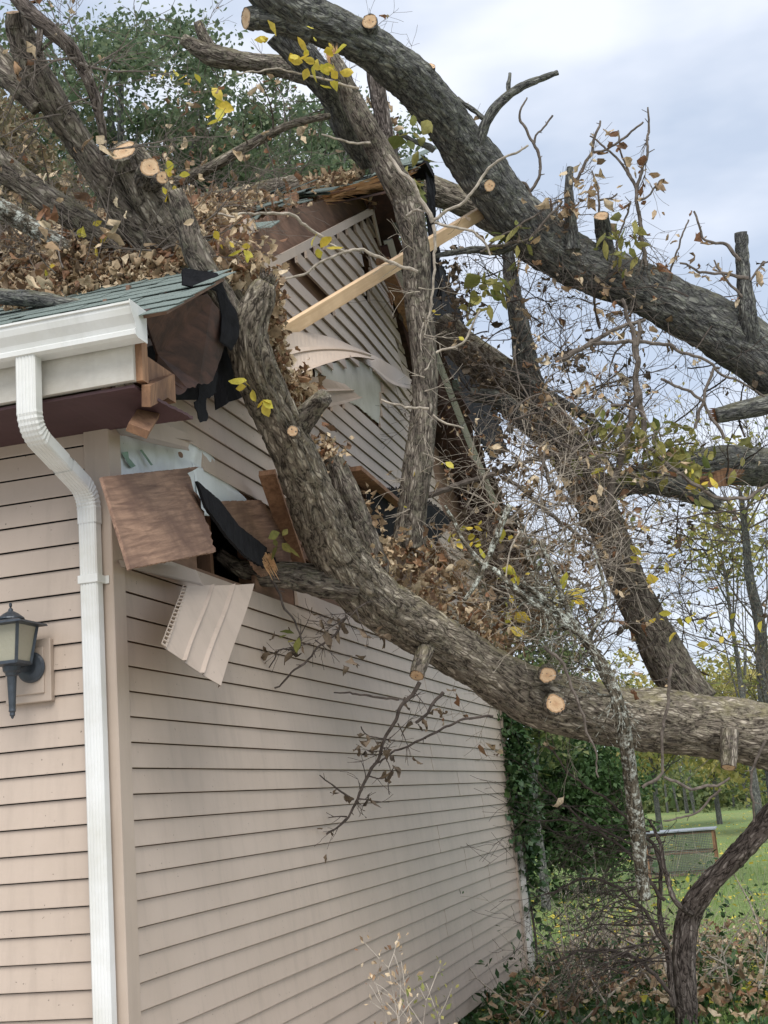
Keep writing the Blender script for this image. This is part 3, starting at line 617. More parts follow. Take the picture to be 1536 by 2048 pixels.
cu = MB(); strip(cu, [PX(232, 858, .05), PX(300, 838, .05), PX(384, 872, .03)], [PX(246, 875, .09), PX(300, 889, .10), PX(374, 903, .06)], n=8, laps=1); strip(cu, [PX(228, 846, .03), PX(300, 852, .03), PX(372, 862, .03)], [PX(236, 860, .04), PX(300, 870, .05), PX(384, 885, .04)], n=8, laps=1)
cu.build('curled_siding', M['siding'], house)
cu = MB(); strip(cu, [PX(238, 1120, .03), PX(330, 1130, .05), PX(392, 1140, .06)], [PX(245, 1139, .06), PX(330, 1158, .09), PX(408, 1176, .12)], n=8, laps=1); cu.build('curled_siding', M['siding'], house)
# ---------------------------------------------------------------- loose debris (things of their own)
def single(mb, name, mat, label, cat, group=None, **k):
    o = mb.build(name, mat, None, **k); return props(o, label, cat, group)
q = MB(); plate(q, [PX(200, 956, .16), PX(371, 935, .10), PX(403, 931, .10), PX(376, 945, .10), PX(400, 1010, .14), PX(418, 1060, .20), PX(430, 1104, .24), PX(262, 1136, .34)], .013, rag=[.001, .004, .002, .012, .012, .012, .002, .001], seed=3)
single(q, 'plywood_sheet', M['ply'], 'square weathered brown plywood panel hanging off the wall corner beside the downspout', 'plywood')
q = MB(); plate(q, [PX(440, 1003, .06), PX(522, 1000, .05), PX(566, 1060, .05), PX(580, 1100, .05), PX(590, 1150, .03), PX(520, 1150, .05), PX(470, 1070, .06)], .012, rag=[.003, .003, .008, .008, .01, .01, .01], seed=5)
single(q, 'plywood_scrap', M['ply'], 'broken brown plywood scrap behind the black splintered sheet, left of the main trunk', 'plywood')
q = MB(); plate(q, [PX(390, 963, .16), PX(440, 1002, .16), PX(478, 1050, .16), PX(522, 1084, .14), PX(560, 1126, .12), PX(545, 1136, .12), PX(520, 1132, .14), PX(492, 1112, .16), PX(458, 1076, .18), PX(415, 1014, .20)], .014, rag=[.002, .002, .002, .012, .02, .012, .004, .003, .003, .002], seed=6)
bl = single(q, 'black_sheathing_scrap', M['felt'], 'black coated sheathing shard with a splintered tip between the two plywood pieces', 'sheathing')
q = MB(); 
for i in range(26): splinter(q, PX(random.uniform(525, 545), random.uniform(1105, 1130), .14), (random.uniform(-.2, .2), 1, -.7), random.uniform(.05, .14), .005)
q.build('splinters', M['fresh'], bl)
q = MB(); q.bar(PX(534, 945, .14), PX(600, 1140, .02), .035, .09, up=(1, .2, 0)); single(q, 'broken_stud', M['oldlumber'], 'broken brown stud leaning against the left side of the main trunk', 'lumber', bevel=.002)
q = MB(); q.bar(PX(705, 938, .12), PX(790, 1010, .12), .03, .12, up=(1, 0, 0)); single(q, 'broken_board', M['oldlumber'], 'short reddish broken board sticking out of the gable hole left of the upright limb', 'lumber')
q = MB(); q.bar(PX(850, 1085, .15), PX(960, 1225, .15), .035, .10, up=(1, 0, 0)); q.bar(PX(868, 1080, .10), PX(935, 1180, .10), .03, .06, up=(1, 0, 0)); single(q, 'broken_rafter', M['oldlumber'], 'reddish split rafter slanting down below the foot of the upright limb', 'lumber')
q = MB(); q.bar(PX(275, 862, .30), PX(322, 785, .20), .035, .085, up=(.4, 1, .2)); single(q, 'lumber_offcut', M['oldlumber'], 'short lumber offcut dangling below the maroon soffit beside the corner', 'lumber', bevel=.002)
q = MB(); q.bar(PX(292, 792, .36), PX(340, 768, .30), .035, .085, up=(.1, .2, 1)); single(q, 'lumber_block', M['oldlumber'], 'short lumber block lying on the maroon soffit end under the roof corner', 'lumber', bevel=.002)
# long pine board
a, b = PD(548, 676, 7.45), PD(978, 416, 9.2); q = MB(); d = (b - a).normalized(); vu = (CAM - (a + b) / 2).normalized()
sx = d.cross(vu).normalized(); uz = sx.cross(d).normalized(); tilt = Matrix.Rotation(math.radians(25), 3, d); sx = tilt @ sx; uz = tilt @ uz; Mx = Matrix((sx, d, uz)).transposed(); ln = (b - a).length
vs = []; bc = []
for k in range(13):
    t = k / 12
    for (i, j) in ((-1, -1), (1, -1), (1, 1), (-1, 1)): vs.append(a + d * ln * t + sx * i * .043 + uz * j * .019); bc.append((i * .043, t * ln, j * .019))
fs = [(4 * k + i, 4 * k + (i + 1) % 4, 4 * k + 4 + (i + 1) % 4, 4 * k + 4 + i) for k in range(12) for i in range(4)] + [(3, 2, 1, 0), (48, 49, 50, 51)]
q.add(vs, fs, bc); bd = single(q, 'pine_board', M['lumber'], 'long pale pine board slanting up across the gable behind the upright limb', 'lumber', bevel=.002)
q = MB()
for i in range(40): splinter(q, b - d * .02 + sx * random.uniform(-.035, .035) + uz * random.uniform(-.015, .015), d + Vector((random.uniform(-.15, .15), 0, random.uniform(-.15, .15))), random.uniform(.02, .10), .006)
q.build('splinters', M['lumber'], bd)
# hanging siding panel with its nailing hem
q = MB(); tl, tr, br, bl_ = PX(366, 1172, .16), PX(505, 1170, .13), PX(438, 1374, .34), PX(322, 1290, .30)
def P2(u, v): return tl.lerp(tr, u).lerp(bl_.lerp(br, u), v)
pn = (tr - tl).cross(bl_ - tl).normalized(); pn = pn if pn.dot(CAM - tl) > 0 else -pn
prof = [(0.0, 0), (.30, .003), (.335, .014), (.345, .000), (.62, .003), (.665, .016), (.675, .002), (1.0, .012), (1.0, -.004)]
vs = []; fs = []
for j in range(13):
    for u, h in prof: vs.append(P2(.07 + .93 * u, j / 12) + pn * (h + .006 * math.sin(j * .5)))
m_ = len(prof)
for j in range(12):
    for k in range(m_ - 1): qd = j * m_ + k; fs.append((qd, qd + 1, qd + 1 + m_, qd + m_))
nv = len(vs); q.add([tuple(v) for v in vs] + [tuple(v - pn * .002) for v in vs], fs + [tuple(nv + k for k in f[::-1]) for f in fs])
hp = single(q, 'loose_siding_panel', M['siding'], 'bent siding panel dangling from the wall hole by its nailing strip', 'siding panel')
q = MB()
for j in range(16):
    v0, v1 = .0 + j / 16, .0 + (j + .75) / 16
    for (u0, u1) in ((-.012, -.002), (.045, .07)): q.extrude([P2(u0, j / 16), P2(u1, j / 16), P2(u1, (j + 1) / 16), P2(u0, (j + 1) / 16)], pn * .004, pn * .006)
    q.extrude([P2(-.012, v1), P2(.07, v1), P2(.07, (j + 1) / 16), P2(-.012, (j + 1) / 16)], pn * .003, pn * .0075)
q.build('nailing_strip', M['trim'], hp)
# ---------------------------------------------------------------- wall lantern
LP = PY(23, 1320, -.155); LX, LY = LP[0], -.155
lz = lambda py: PY(23, py, -.155)[2]
lan = empty('wall_lantern', (LX, 0, lz(1330)), 'dark grey carriage style wall lantern with cream glass panes on a beige block', 'wall lantern')
BX = PY(60, 1340, -.02)
q = MB(); q.box((BX[0], -.022, BX[2] - .008), (.205, .03, .25)); q.box((BX[0], -.040, BX[2] - .008), (.15, .012, .185)); q.build('mounting_block', M['trim'], lan, bevel=.004)
q = MB(); c = PY(62, 1335, -.05); vs = []; seg = 32; pr = [(.062, 0), (.062, -.006), (.054, -.014), (.030, -.020), (.0, -.022)]
for r_, yy in pr[:-1]:
    for i in range(seg): vs.append((c[0] + r_ * math.cos(i * 2 * math.pi / seg), -.048 + yy, c[2] + r_ * math.sin(i * 2 * math.pi / seg)))
fs = [(k * seg + i, k * seg + (i + 1) % seg, (k + 1) * seg + (i + 1) % seg, (k + 1) * seg + i) for k in range(3) for i in range(seg)] + [tuple(3 * seg + i for i in range(seg))]
q.add(vs, fs); q.bar((c[0], -.06, c[2]), (LX, LY, lz(1345)), .022, .022); q.build('wall_plate', M['lamp'], lan)
zt, zb, zg0, zg1 = lz(1205), lz(1438), lz(1328), lz(1250); sc_ = (zt - zb) / .43
q = MB(); q.lathe([(.001, zt), (.006, zt - .004), (.006, zt - .014), (.003, zt - .02), (.009, zt - .026), (.010, zt - .034), (.030, zt - .045), (.052, zt - .062), (.054, zt - .068), (.036, zt - .076), (.034, zt - .090), (.038, zt - .098), (.05, zt - .1)], (LX, LY, 0), 24); q.build('cap', M['lamp'], lan, smooth=False)
q = MB(); hexr = []
for k in range(7): pass
rt, rb = .104, .074; Q4 = math.pi / 4; za, zb2 = zg1, zg0
q.lathe([(.052, za + .022), (.142, za + .004), (.146, za - .004), (.11, za - .008)], (LX, LY, 0), 4, a0=Q4)
for i in range(4):
    an = Q4 + 2 * math.pi * i / 4; ca, sa = math.cos(an), math.sin(an); q.bar((LX + rt * ca, LY + rt * sa, za), (LX + rb * ca, LY + rb * sa, zb2), .011, .011)
q.lathe([(rb + .007, zb2 + .008), (rb + .008, zb2 - .004), (.05, zb2 - .010)], (LX, LY, 0), 4, a0=Q4)
q.lathe([(.036, zb2 - .010), (.034, zb2 - .028), (.026, zb2 - .036), (.024, zb2 - .045), (.019, zb2 - .05), (.013, zb + .038), (.014, zb + .03), (.010, zb + .024), (.011, zb + .014), (.006, zb + .008), (.005, zb + .003), (.001, zb)], (LX, LY, 0), 16)
q.build('frame', M['lamp'], lan)
for i in range(4):
    q = MB(); a0, a1 = Q4 + math.pi / 2 * i, Q4 + math.pi / 2 * (i + 1); P_ = lambda r_, a_, z_: Vector((LX + r_ * math.cos(a_), LY + r_ * math.sin(a_), z_))
    c_ = Vector((math.cos((a0 + a1) / 2), math.sin((a0 + a1) / 2), 0)) * -.003
    q.extrude([P_(rt - .003, a0, za - .004), P_(rt - .003, a1, za - .004), P_(rb - .002, a1, zb2 + .003), P_(rb - .002, a0, zb2 + .003)], (0, 0, 0), c_); q.build('glass_pane', M['glass'], lan)
q = MB(); q.lathe([(.012, zb2 + .005), (.012, zb2 + .045), (.018, zb2 + .06), (.014, zb2 + .085), (.002, zb2 + .1)], (LX, LY, 0), 12); q.build('bulb', M['wrap'], lan, smooth=True)

#@@TREES@@
# ---------------------------------------------------------------- limbs
def spline(P, R, stepf):
    """Catmull-Rom through points P with radii R, sampled about every stepf metres"""
    o = []; r_ = []
    for k in range(len(P) - 1):
        p0, p1, p2, p3 = P[max(k - 1, 0)], P[k], P[k + 1], P[min(k + 2, len(P) - 1)]; n = max(2, int((p2 - p1).length / stepf))
        for i in range(n + (k == len(P) - 2)):
            t = i / n; o.append(.5 * ((2 * p1) + (p2 - p0) * t + (2 * p0 - 5 * p1 + 4 * p2 - p3) * t ** 2 + (3 * p1 - p0 - 3 * p2 + p3) * t ** 3)); r_.append(R[k] + (R[k + 1] - R[k]) * t)
    return o, r_
def tube(mb, pts, rad, seg=6, amp=0, wob=0, cap=True, fur=.028):
    n = len(pts); T = [(pts[min(i + 1, n - 1)] - pts[max(i - 1, 0)]).normalized() for i in range(n)]
    u = T[0].orthogonal().normalized(); vs = []; bc = []; ln = 0; an = [2 * math.pi * i / seg for i in range(seg)]; cs_ = [(math.cos(a), math.sin(a)) for a in an]; so_ = Vector((random.random() * 50, random.random() * 50, random.random() * 50))
    for i in range(n):
        u = (u - T[i] * u.dot(T[i])); u = u.normalized() if u.length > 1e-6 else T[i].orthogonal().normalized(); w = T[i].cross(u)
        if i: ln += (pts[i] - pts[i - 1]).length
        for (c, s) in cs_:
            R_ = rad[i]; b = Vector((c * R_, s * R_, ln * .26))
            if amp:
                q = b + so_; d = (noise.noise(q * 2.5 + Vector((0, 0, ln * .8))) + .6 * noise.noise(q * 6 + Vector((3, 0, ln * 2.4)))) * wob * 1.25
                q2 = q + Vector((noise.noise(q * 22), noise.noise(q * 22 + Vector((9, 0, 0))), noise.noise(q * 22 + Vector((0, 9, 0))))) * .014
                e_ = min(1, abs(noise.noise(q2 / fur * .62)) * 3.6 + .25 * abs(noise.noise(q2 / fur * 1.5))); d2 = amp * (e_ - .6) + amp * .45 * noise.noise(q * 60)
                R_ = R_ * (1 + d) + d2
            vs.append(pts[i] + (u * c + w * s) * R_); bc.append(b + so_)
    fs = [(i * seg + k, i * seg + (k + 1) % seg, (i + 1) * seg + (k + 1) % seg, (i + 1) * seg + k) for i in range(n - 1) for k in range(seg)]
    if cap: fs += [tuple(range(seg))[::-1], tuple((n - 1) * seg + k for k in range(seg))]
    mb.add([tuple(v) for v in vs], fs, [tuple(b) for b in bc])
def limb(mb, spec, dep=None, fine=True, amp=None, wob=.10, fur=None):
    """spec: (px, py, width px, depth)"""
    P = []; R = []
    for s in spec:
        d = s[3] if len(s) > 3 else dep; P.append(PD(s[0], s[1], d)); R.append(s[2] * .475 * d / F)
    r0 = max(R)
    if fine and r0 > .03:
        seg = int(min(72, max(18, 2 * math.pi * r0 / .014))); pts, rad = spline(P, R, .016); 
        nj = [noise.noise(p * 3.1) for p in pts]; rad = [r_ * (1 + wob * .8 * k) for r_, k in zip(rad, nj)]
        tube(mb, pts, rad, seg, amp if amp is not None else min(.014, r0 * .11), wob, fur=fur or (.024 if r0 > .09 else .017))
    else:
        pts, rad = spline(P, R, max(.02, r0 * 1.5)); pts = [p + Vector((noise.noise(p * 14), noise.noise(p * 14 + Vector((7, 0, 0))), noise.noise(p * 14 + Vector((0, 7, 0))))) * r0 * .5 for p in pts]
        rad = [r_ * (1 + .18 * noise.noise(p * 30)) for r_, p in zip(rad, pts)]; tube(mb, pts, rad, 9 if r0 > .012 else 7)
    return P, R
def cutface(c, nrm, r_, parent, stub=.0, name='cut_face', ell=1.0, bark='bark'):
    """sawn disc with a bark rim; bc carries the ring coordinates"""
    mb = MB(); nrm = Vector(nrm).normalized(); u = nrm.orthogonal().normalized(); w = nrm.cross(u); vs = []; bc = []; rr = 5; seg = 26
    sh_ = [1 + .10 * noise.noise(Vector((math.cos(2 * math.pi * k / seg), math.sin(2 * math.pi * k / seg), c[0] * 3 + c[2] * 5))) * 2.6 + .04 * math.sin(3 * k + c[0] * 9) for k in range(seg)]
    for j in range(1, rr + 1):
        for k in range(seg):
            a = 2 * math.pi * k / seg; q = r_ * j / rr * sh_[k] * .93; off = .0015 * noise.noise(Vector((q * 80 * math.cos(a), q * 80 * math.sin(a), 3))); vs.append(Vector(c) + u * math.cos(a) * q + w * math.sin(a) * q * ell + nrm * (.004 + off)); bc.append((math.cos(a) * j / rr, math.sin(a) * j / rr, 0))
    vs.append(Vector(c) + nrm * .004); bc.append((0, 0, 0)); fs = []
    for j in range(rr - 1):
        for k in range(seg): fs.append((j * seg + k, j * seg + (k + 1) % seg, (j + 1) * seg + (k + 1) % seg, (j + 1) * seg + k))
    for k in range(seg): fs.append((rr * seg, k, (k + 1) % seg))
    mb.add([tuple(v) for v in vs], fs, bc); mb.build(name, M['cut'], parent)
    if stub:
        s_ = MB(); c0 = Vector(c) - nrm * stub; n = max(4, int(stub / .012)); pts = [c0.lerp(Vector(c) + nrm * .0035, i / n) for i in range(n + 1)]; tube(s_, pts, [r_ * (1.18 - .18 * i / n) for i in range(n + 1)], 30, min(.007, r_ * .1), .06, fur=.02); s_.build('branch_stub', M[bark], parent)
def tocam(p): return (CAM - Vector(p)).normalized()
def stubcut(px, py, rpx, dep, parent, dirpx=(0, 0), stub=.12, bark='bark', face=1.0):
    """sawn stub whose cut end is centred on the pixel; direction mixes the view direction and the image direction"""
    c = PD(px, py, dep); n = tocam(c) * face + RX * dirpx[0] + UX * dirpx[1]; cutface(c, n, rpx * dep / F, parent, stub, bark=bark)
# twig systems
TW = dict(count=0)
def grow(mb, p, d, ln, r0, lev, pts_out, dr=.0, bend=.35, up=0.0, kids=(3, 6), seglen=.045, minr=.0011):
    n = max(3, int(ln / seglen)); P = [p.copy()]; d = d.normalized(); q = p.copy()
    for i in range(n):
        d = (d + Vector((random.gauss(0, 1), random.gauss(0, 1), random.gauss(0, 1))) * bend * .33 + Vector((0, 0, up * .05 - dr * .06))).normalized(); q = q + d * ln / n * random.uniform(.8, 1.2); P.append(q.copy())
    R = [max(minr, r0 * (1 - .75 * i / n)) * (1.0 if i % 2 else 1.18) for i in range(n + 1)]
    if len(pts_out) < 60000: tube(mb, P, R, 5 if r0 < .006 else 6)
    pts_out.append((P[-1], d, lev))
    if lev > 0:
        for k in range(random.randint(*kids)):
            i = random.randint(max(1, n // 5), n); dd = (P[i] - P[i - 1]).normalized(); ax = dd.orthogonal().normalized(); ax.rotate(Matrix.Rotation(random.uniform(0, 6.28), 3, dd)); nd = (dd * random.uniform(.5, 1.1) + ax * random.uniform(.5, .95)).normalized()
            grow(mb, P[i], nd, ln * random.uniform(.35, .7), max(minr, R[i] * random.uniform(.45, .7)), lev - 1, pts_out, dr, bend, up, kids, seglen, minr)
    else:
        for i in range(1, n):
            if random.random() < .25: pts_out.append((P[i], (P[i] - P[i - 1]).normalized(), 0))
def leaves_at(name, pts, mat, parent, size=(.04, .09), per=(1, 3), curl=.9, asp=.45, keep=1.0, seg=3, hang=.6, spread=.03):
    cr = .085 if curl > .6 else .02
    pos = []; ds_ = []; nr_ = []; sz = []
    for (p, d, l) in pts:
        if random.random() > keep: continue
        for k in range(random.randint(*per)):
            v = Vector((random.gauss(0, 1), random.gauss(0, 1), random.gauss(0, 1))); pos.append(p + v * spread * .5); ds_.append((d * .5 + v * .6 + Vector((0, 0, -hang))).normalized()); nr_.append(Vector((random.gauss(0, 1), random.gauss(0, 1), random.gauss(.5, 1)))); sz.append(random.uniform(*size))
    if pos: return leafmesh(name, pos, ds_, nr_, sz, mat, parent, asp=asp, curl=curl, seg=seg, crumple=cr)
def along(spec, dep=None, n=10, t0=0, t1=1):
    P = [PD(s[0], s[1], s[3] if len(s) > 3 else dep) for s in spec]; o = []
    for i in range(n):
        t = (t0 + (t1 - t0) * random.random()) * (len(P) - 1); k = min(int(t), len(P) - 2); o.append((P[k].lerp(P[k + 1], t - k), (P[k + 1] - P[k]).normalized()))
    return o
def sprout(mb, spec, dep, n, ln, r0, lev, pts, dirpx=None, spread=.8, **k):
    for p, t in along(spec, dep, n, k.pop('t0', 0), k.pop('t1', 1)):
        v = Vector((random.gauss(0, 1), random.gauss(0, 1), random.gauss(0, 1))) * spread
        if dirpx: v += RX * dirpx[0] - UX * dirpx[1]
        grow(mb, p, v, ln * random.uniform(.6, 1.3), r0 * random.uniform(.6, 1.3), lev, pts, **k)
def pxtwig(mb, spec, dep, wscale=1.0):
    P = [PD(s[0], s[1], s[3] if len(s) > 3 else dep) for s in spec]; w = [s[2] for s in spec]; pts, R = spline(P, [max(.0013, x * .5 * dep / F * wscale) for x in w], .02)
    pts = [p + Vector((noise.noise(p * 9), noise.noise(p * 9 + Vector((7, 0, 0))), noise.noise(p * 9 + Vector((0, 7, 0))))) * .022 + Vector((noise.noise(p * 27), 0, noise.noise(p * 27 + Vector((0, 7, 0))))) * .008 for p in pts]
    for q_ in range(2, len(pts) - 1):
        if random.random() < .10: d0 = (pts[q_] - pts[q_ - 1]).normalized(); ax = d0.orthogonal(); ax.rotate(Matrix.Rotation(random.uniform(0, 6.28), 3, d0)); tube(mb, [pts[q_], pts[q_] + (ax.normalized() + d0 * .6) * random.uniform(.01, .05)], [R[q_] * .5, R[q_] * .3], 5)
    R = [r_ * (1 + .25 * max(0, noise.noise(p * 25))) for r_, p in zip(R, pts)]; tube(mb, pts, R, 7)
    return [(p, (pts[min(i + 1, len(pts) - 1)] - pts[max(i - 1, 0)]).normalized(), 0) for i, p in enumerate(pts)]

# ---- lower trunk lying on the wall top
T1 = [(1640, 1500, 150, 8.6), (1536, 1472, 142, 8.5), (1400, 1452, 136, 8.4), (1250, 1435, 130, 8.25), (1150, 1412, 126, 8.1), (1050, 1385, 118, 7.95), (960, 1332, 112, 7.8), (860, 1268, 108, 7.6), (760, 1205, 112, 7.35), (692, 1135, 122, 7.1), (650, 1060, 112, 6.9), (612, 960, 100, 6.65), (572, 870, 96, 6.4), (532, 790, 92, 6.2), (505, 720, 84, 6.05), (500, 650, 72, 6.0), (520, 595, 58, 6.0), (534, 566, 40, 6.0)]
tr1 = empty('fallen_trunk', PD(1150, 1412, 8.1), 'thick pale barked trunk lying level at lower right and rising over the broken wall', 'fallen tree')
T1 = [(a, b, c * .94, d) for a, b, c, d in T1]; mb = MB(); limb(mb, T1, amp=.017, fur=.026); mb.build('trunk', M['bark_pale'], tr1, smooth=True)
for spec, nm in (([(700, 1165, 80, 7.1), (640, 1160, 68, 7.0), (570, 1150, 56, 6.95), (510, 1146, 50, 6.9), (470, 1132, 38, 6.85), (436, 1106, 26, 6.8)], 'branch'),
                 ([(760, 1160, 70, 7.5), (720, 1060, 66, 7.45), (690, 980, 58, 7.4), (665, 915, 44, 7.4)], 'branch'),
                 ([(585, 870, 60, 6.45), (612, 835, 46, 6.4), (632, 810, 38, 6.35), (650, 795, 34, 6.3)], 'branch'),
                 ([(520, 750, 60, 6.1), (470, 650, 66, 6.0), (440, 590, 62, 5.95), (412, 545, 56, 5.9), (390, 500, 52, 5.9), (372, 440, 44, 5.9), (345, 385, 38, 5.9)], 'branch'),
                 ([(500, 720, 80, 6.25), (455, 610, 80, 6.3), (400, 535, 88, 6.3), (345, 455, 86, 6.3), (300, 385, 84, 6.3), (258, 308, 74, 6.3)], 'branch')):
    mb = MB(); limb(mb, spec, wob=.12); mb.build(nm, M['bark'] if spec[0][0] != 500 else M['bark_pale'], tr1, smooth=True)
stubcut(585, 862, 11, 6.15, tr1, (-.1, .1), .10); stubcut(1095, 1350, 17, 7.62, tr1, (.0, -.05), .2); stubcut(1112, 1408, 20, 7.5, tr1, (.05, .0), .24); stubcut(833, 1350, 15, 7.3, tr1, (-.3, -.9), .20, face=.9); stubcut(1457, 1534, 15, 8.1, tr1, (-.05, -1.3), .24, face=.75)
cutface(PD(248, 303, 6.2), UX * .75 + tocam(PD(252, 300, 6.3)) * .8 - RX * .3, .070, tr1, .05, ell=.8)
stubcut(300, 336, 22, 6.1, tr1, (.15, .55), .10); stubcut(324, 356, 13, 6.05, tr1, (.3, .2), .12)
# splintered broken ends
mb = MB()
for i in range(60): splinter(mb, PD(534 + random.uniform(-14, 14), 575 + random.uniform(-6, 8), 6.0), UX + RX * random.uniform(-.3, .5) + WX * random.uniform(-.3, .3), random.uniform(.03, .10), random.uniform(.004, .010))
mb.build('broken_end', M['bark'], tr1)
mb = MB(); tp1 = []
for spec, w in (([(840, 1365, 15), (800, 1420, 12), (775, 1470, 11), (745, 1540, 10), (720, 1590, 9), (690, 1640, 7), (640, 1680, 6), (620, 1672, 5), (628, 1660, 4)], 7.3), ([(800, 1400, 9), (740, 1392, 7), (700, 1385, 6), (665, 1388, 4)], 7.3), ([(985, 1432, 9), (920, 1440, 8), (860, 1470, 8), (800, 1500, 7), (745, 1530, 6)], 7.5), ([(890, 1385, 12), (860, 1420, 10), (832, 1445, 9)], 7.4),
                ([(690, 1230, 10), (650, 1290, 7), (600, 1330, 7), (560, 1370, 6), (512, 1388, 5)], 6.8), ([(545, 1160, 9), (600, 1290, 5), (560, 1300, 5), (540, 1330, 4)], 6.75), ([(700, 1590, 7), (660, 1570, 5), (640, 1550, 4)], 7.3), ([(790, 1480, 5), (740, 1470, 4), (720, 1450, 4)], 7.3), ([(775, 1590, 3), (780, 1550, 3), (770, 1510, 3)], 7.3)):
    tp1 += random.sample(k := pxtwig(mb, spec, w, .62), min(len(k), 12))
sprout(mb, [(840, 1365), (745, 1540), (690, 1640)], 7.3, 16, .16, .004, 1, tp1, spread=.9); sprout(mb, [(740, 1200), (560, 1330)], 6.8, 14, .18, .004, 1, tp1, dirpx=(-.2, .7))
mb.build('twig', M['twig_dark'], tr1); props(bpy.data.objects[-1] if False else tr1)
leaves_at('leaves', tp1, M['dry_dark'], tr1, (.05, .10), (1, 2), keep=.13, hang=1.0)
# ---- upper trunk crossing the sky
T2 = [(1640, 800, 132, 9.2), (1536, 722, 124, 9.2), (1450, 665, 116, 9.2), (1350, 612, 110, 9.2), (1250, 562, 106, 9.2), (1150, 522, 108, 9.2), (1085, 480, 112, 9.15), (1020, 415, 106, 9.05), (972, 350, 102, 8.95), (922, 285, 96, 8.8), (868, 212, 94, 8.6), (805, 145, 92, 8.4), (740, 95, 88, 8.2), (672, 60, 84, 8.0), (605, 28, 88, 7.9), (555, -8, 90, 7.8), (500, -60, 90, 7.7)]
tr2 = empty('leaning_trunk', PD(1150, 522, 9.2), 'long dark furrowed trunk crossing the sky diagonally above the broken gable peak', 'fallen tree')
mb = MB(); limb(mb, T2, amp=.017, fur=.026); mb.build('trunk', M['bark_grey'], tr2, smooth=True)
for spec in ([(620, 60, 60, 7.9), (570, 45, 52, 7.85), (525, 38, 48, 7.8), (500, 36, 46, 7.78)], [(1500, 700, 50, 9.1), (1497, 640, 36, 9.0), (1488, 560, 30, 9.0), (1484, 500, 27, 9.0), (1482, 465, 24, 9.0)], [(955, 290, 26, 8.75), (975, 240, 22, 8.7), (1000, 205, 20, 8.7), (1040, 175, 17, 8.7), (1080, 158, 14, 8.7), (1116, 145, 11, 8.7)], [(972, 242, 11, 8.7), (945, 220, 11, 8.7), (915, 196, 9, 8.7)], [(1018, 192, 10, 8.7), (1016, 168, 10, 8.7), (1020, 146, 7, 8.7)], [(1145, 500, 34, 9.0), (1141, 430, 22, 9.0), (1137, 380, 18, 9.0), (1140, 334, 13, 9.0)], [(1060, 470, 30, 9.05), (1000, 500, 20, 9.0), (940, 500, 14, 8.9), (870, 512, 9, 8.8)], [(870, 300, 16, 8.6), (840, 285, 12, 8.6), (800, 270, 8, 8.6)], [(560, 60, 70, 8.4), (620, 130, 66, 8.5), (672, 190, 70, 8.7), (700, 260, 66, 8.9), (740, 320, 50, 9.1)]):
    mb = MB(); limb(mb, spec, wob=.1); mb.build('branch', M['bark_grey'], tr2, smooth=True)
stubcut(493, 36, 21, 7.75, tr2, (-1.1, .1), .05, 'bark_grey', .7); stubcut(740, 43, 15, 7.95, tr2, (0, .35), .26, 'bark_grey'); stubcut(862, 133, 9, 8.45, tr2, (.1, .9), .14, 'bark_grey', .9); stubcut(1203, 432, 15, 8.95, tr2, (-.12, .95), .34, 'bark_grey', .85); stubcut(979, 371, 12, 8.62, tr2, (.2, .1), .12, 'bark_grey')
mb = MB(); tp2 = []
for spec, w in (([(1040, 430, 7), (1075, 350, 6), (1070, 290, 6), (1040, 240, 5), (1052, 195, 3)], 9.0), ([(1070, 290, 5), (1078, 265, 4), (1105, 232, 4)], 9.0), ([(1068, 440, 8), (1060, 380, 7), (1030, 355, 6), (1000, 310, 4), (990, 300, 3)], 9.0), ([(1150, 370, 7), (1165, 340, 6), (1185, 290, 6), (1200, 240, 4)], 9.0), ([(1180, 305, 5), (1230, 290, 5), (1285, 245, 4)], 9.0), ([(1290, 530, 9), (1280, 440, 8), (1272, 380, 7), (1290, 330, 6), (1298, 270, 5), (1295, 215, 3)], 9.0), ([(1272, 380, 6), (1245, 330, 5), (1200, 290, 4), (1180, 275, 3)], 9.0), ([(1275, 400, 5), (1300, 390, 4), (1322, 360, 3)], 9.0), ([(1268, 370, 5), (1250, 320, 4), (1235, 262, 3)], 9.0), ([(1200, 430, 5), (1195, 380, 4), (1185, 340, 3)], 9.0), ([(1250, 560, 5), (1230, 520, 4), (1260, 400, 4)], 9.0), ([(1340, 560, 5), (1350, 520, 4), (1376, 440, 3)], 9.0), ([(1495, 555, 8), (1450, 550, 6), (1400, 545, 5), (1360, 522, 4)], 8.95), ([(1482, 520, 8), (1455, 490, 7), (1410, 480, 5), (1388, 420, 4)], 8.95), ([(1500, 600, 6), (1450, 560, 5), (1430, 520, 3)], 8.95), ([(1500, 560, 5), (1520, 530, 4), (1540, 520, 3)], 8.95), ([(970, 500, 7), (1060, 470, 6), (1120, 400, 5), (960, 505, 4)], 8.9), ([(1200, 400, 5), (1220, 395, 4), (1235, 385, 3)], 9.0)):
    k_ = pxtwig(mb, spec, w, 1.0); tp2 += random.sample(k_, min(len(k_), 14))
sprout(mb, [(1040, 420), (1150, 500), (1250, 540), (1340, 590)], 9.1, 26, .45, .0055, 1, tp2, dirpx=(0, 1.1), spread=.45, up=.5)
sprout(mb, [(1290, 530), (1280, 440), (1298, 270)], 9.0, 18, .25, .004, 1, tp2, dirpx=(.0, .7), spread=.5, up=.4)
sprout(mb, [(1140, 480), (1138, 350)], 9.0, 14, .3, .004, 2, tp2, dirpx=(0, .2), spread=.8)
mb.build('twig', M['twig'], tr2)
lf2 = leaves_at('leaves', tp2, M['dry'], tr2, (.05, .11), (1, 2), keep=.16, asp=.5)
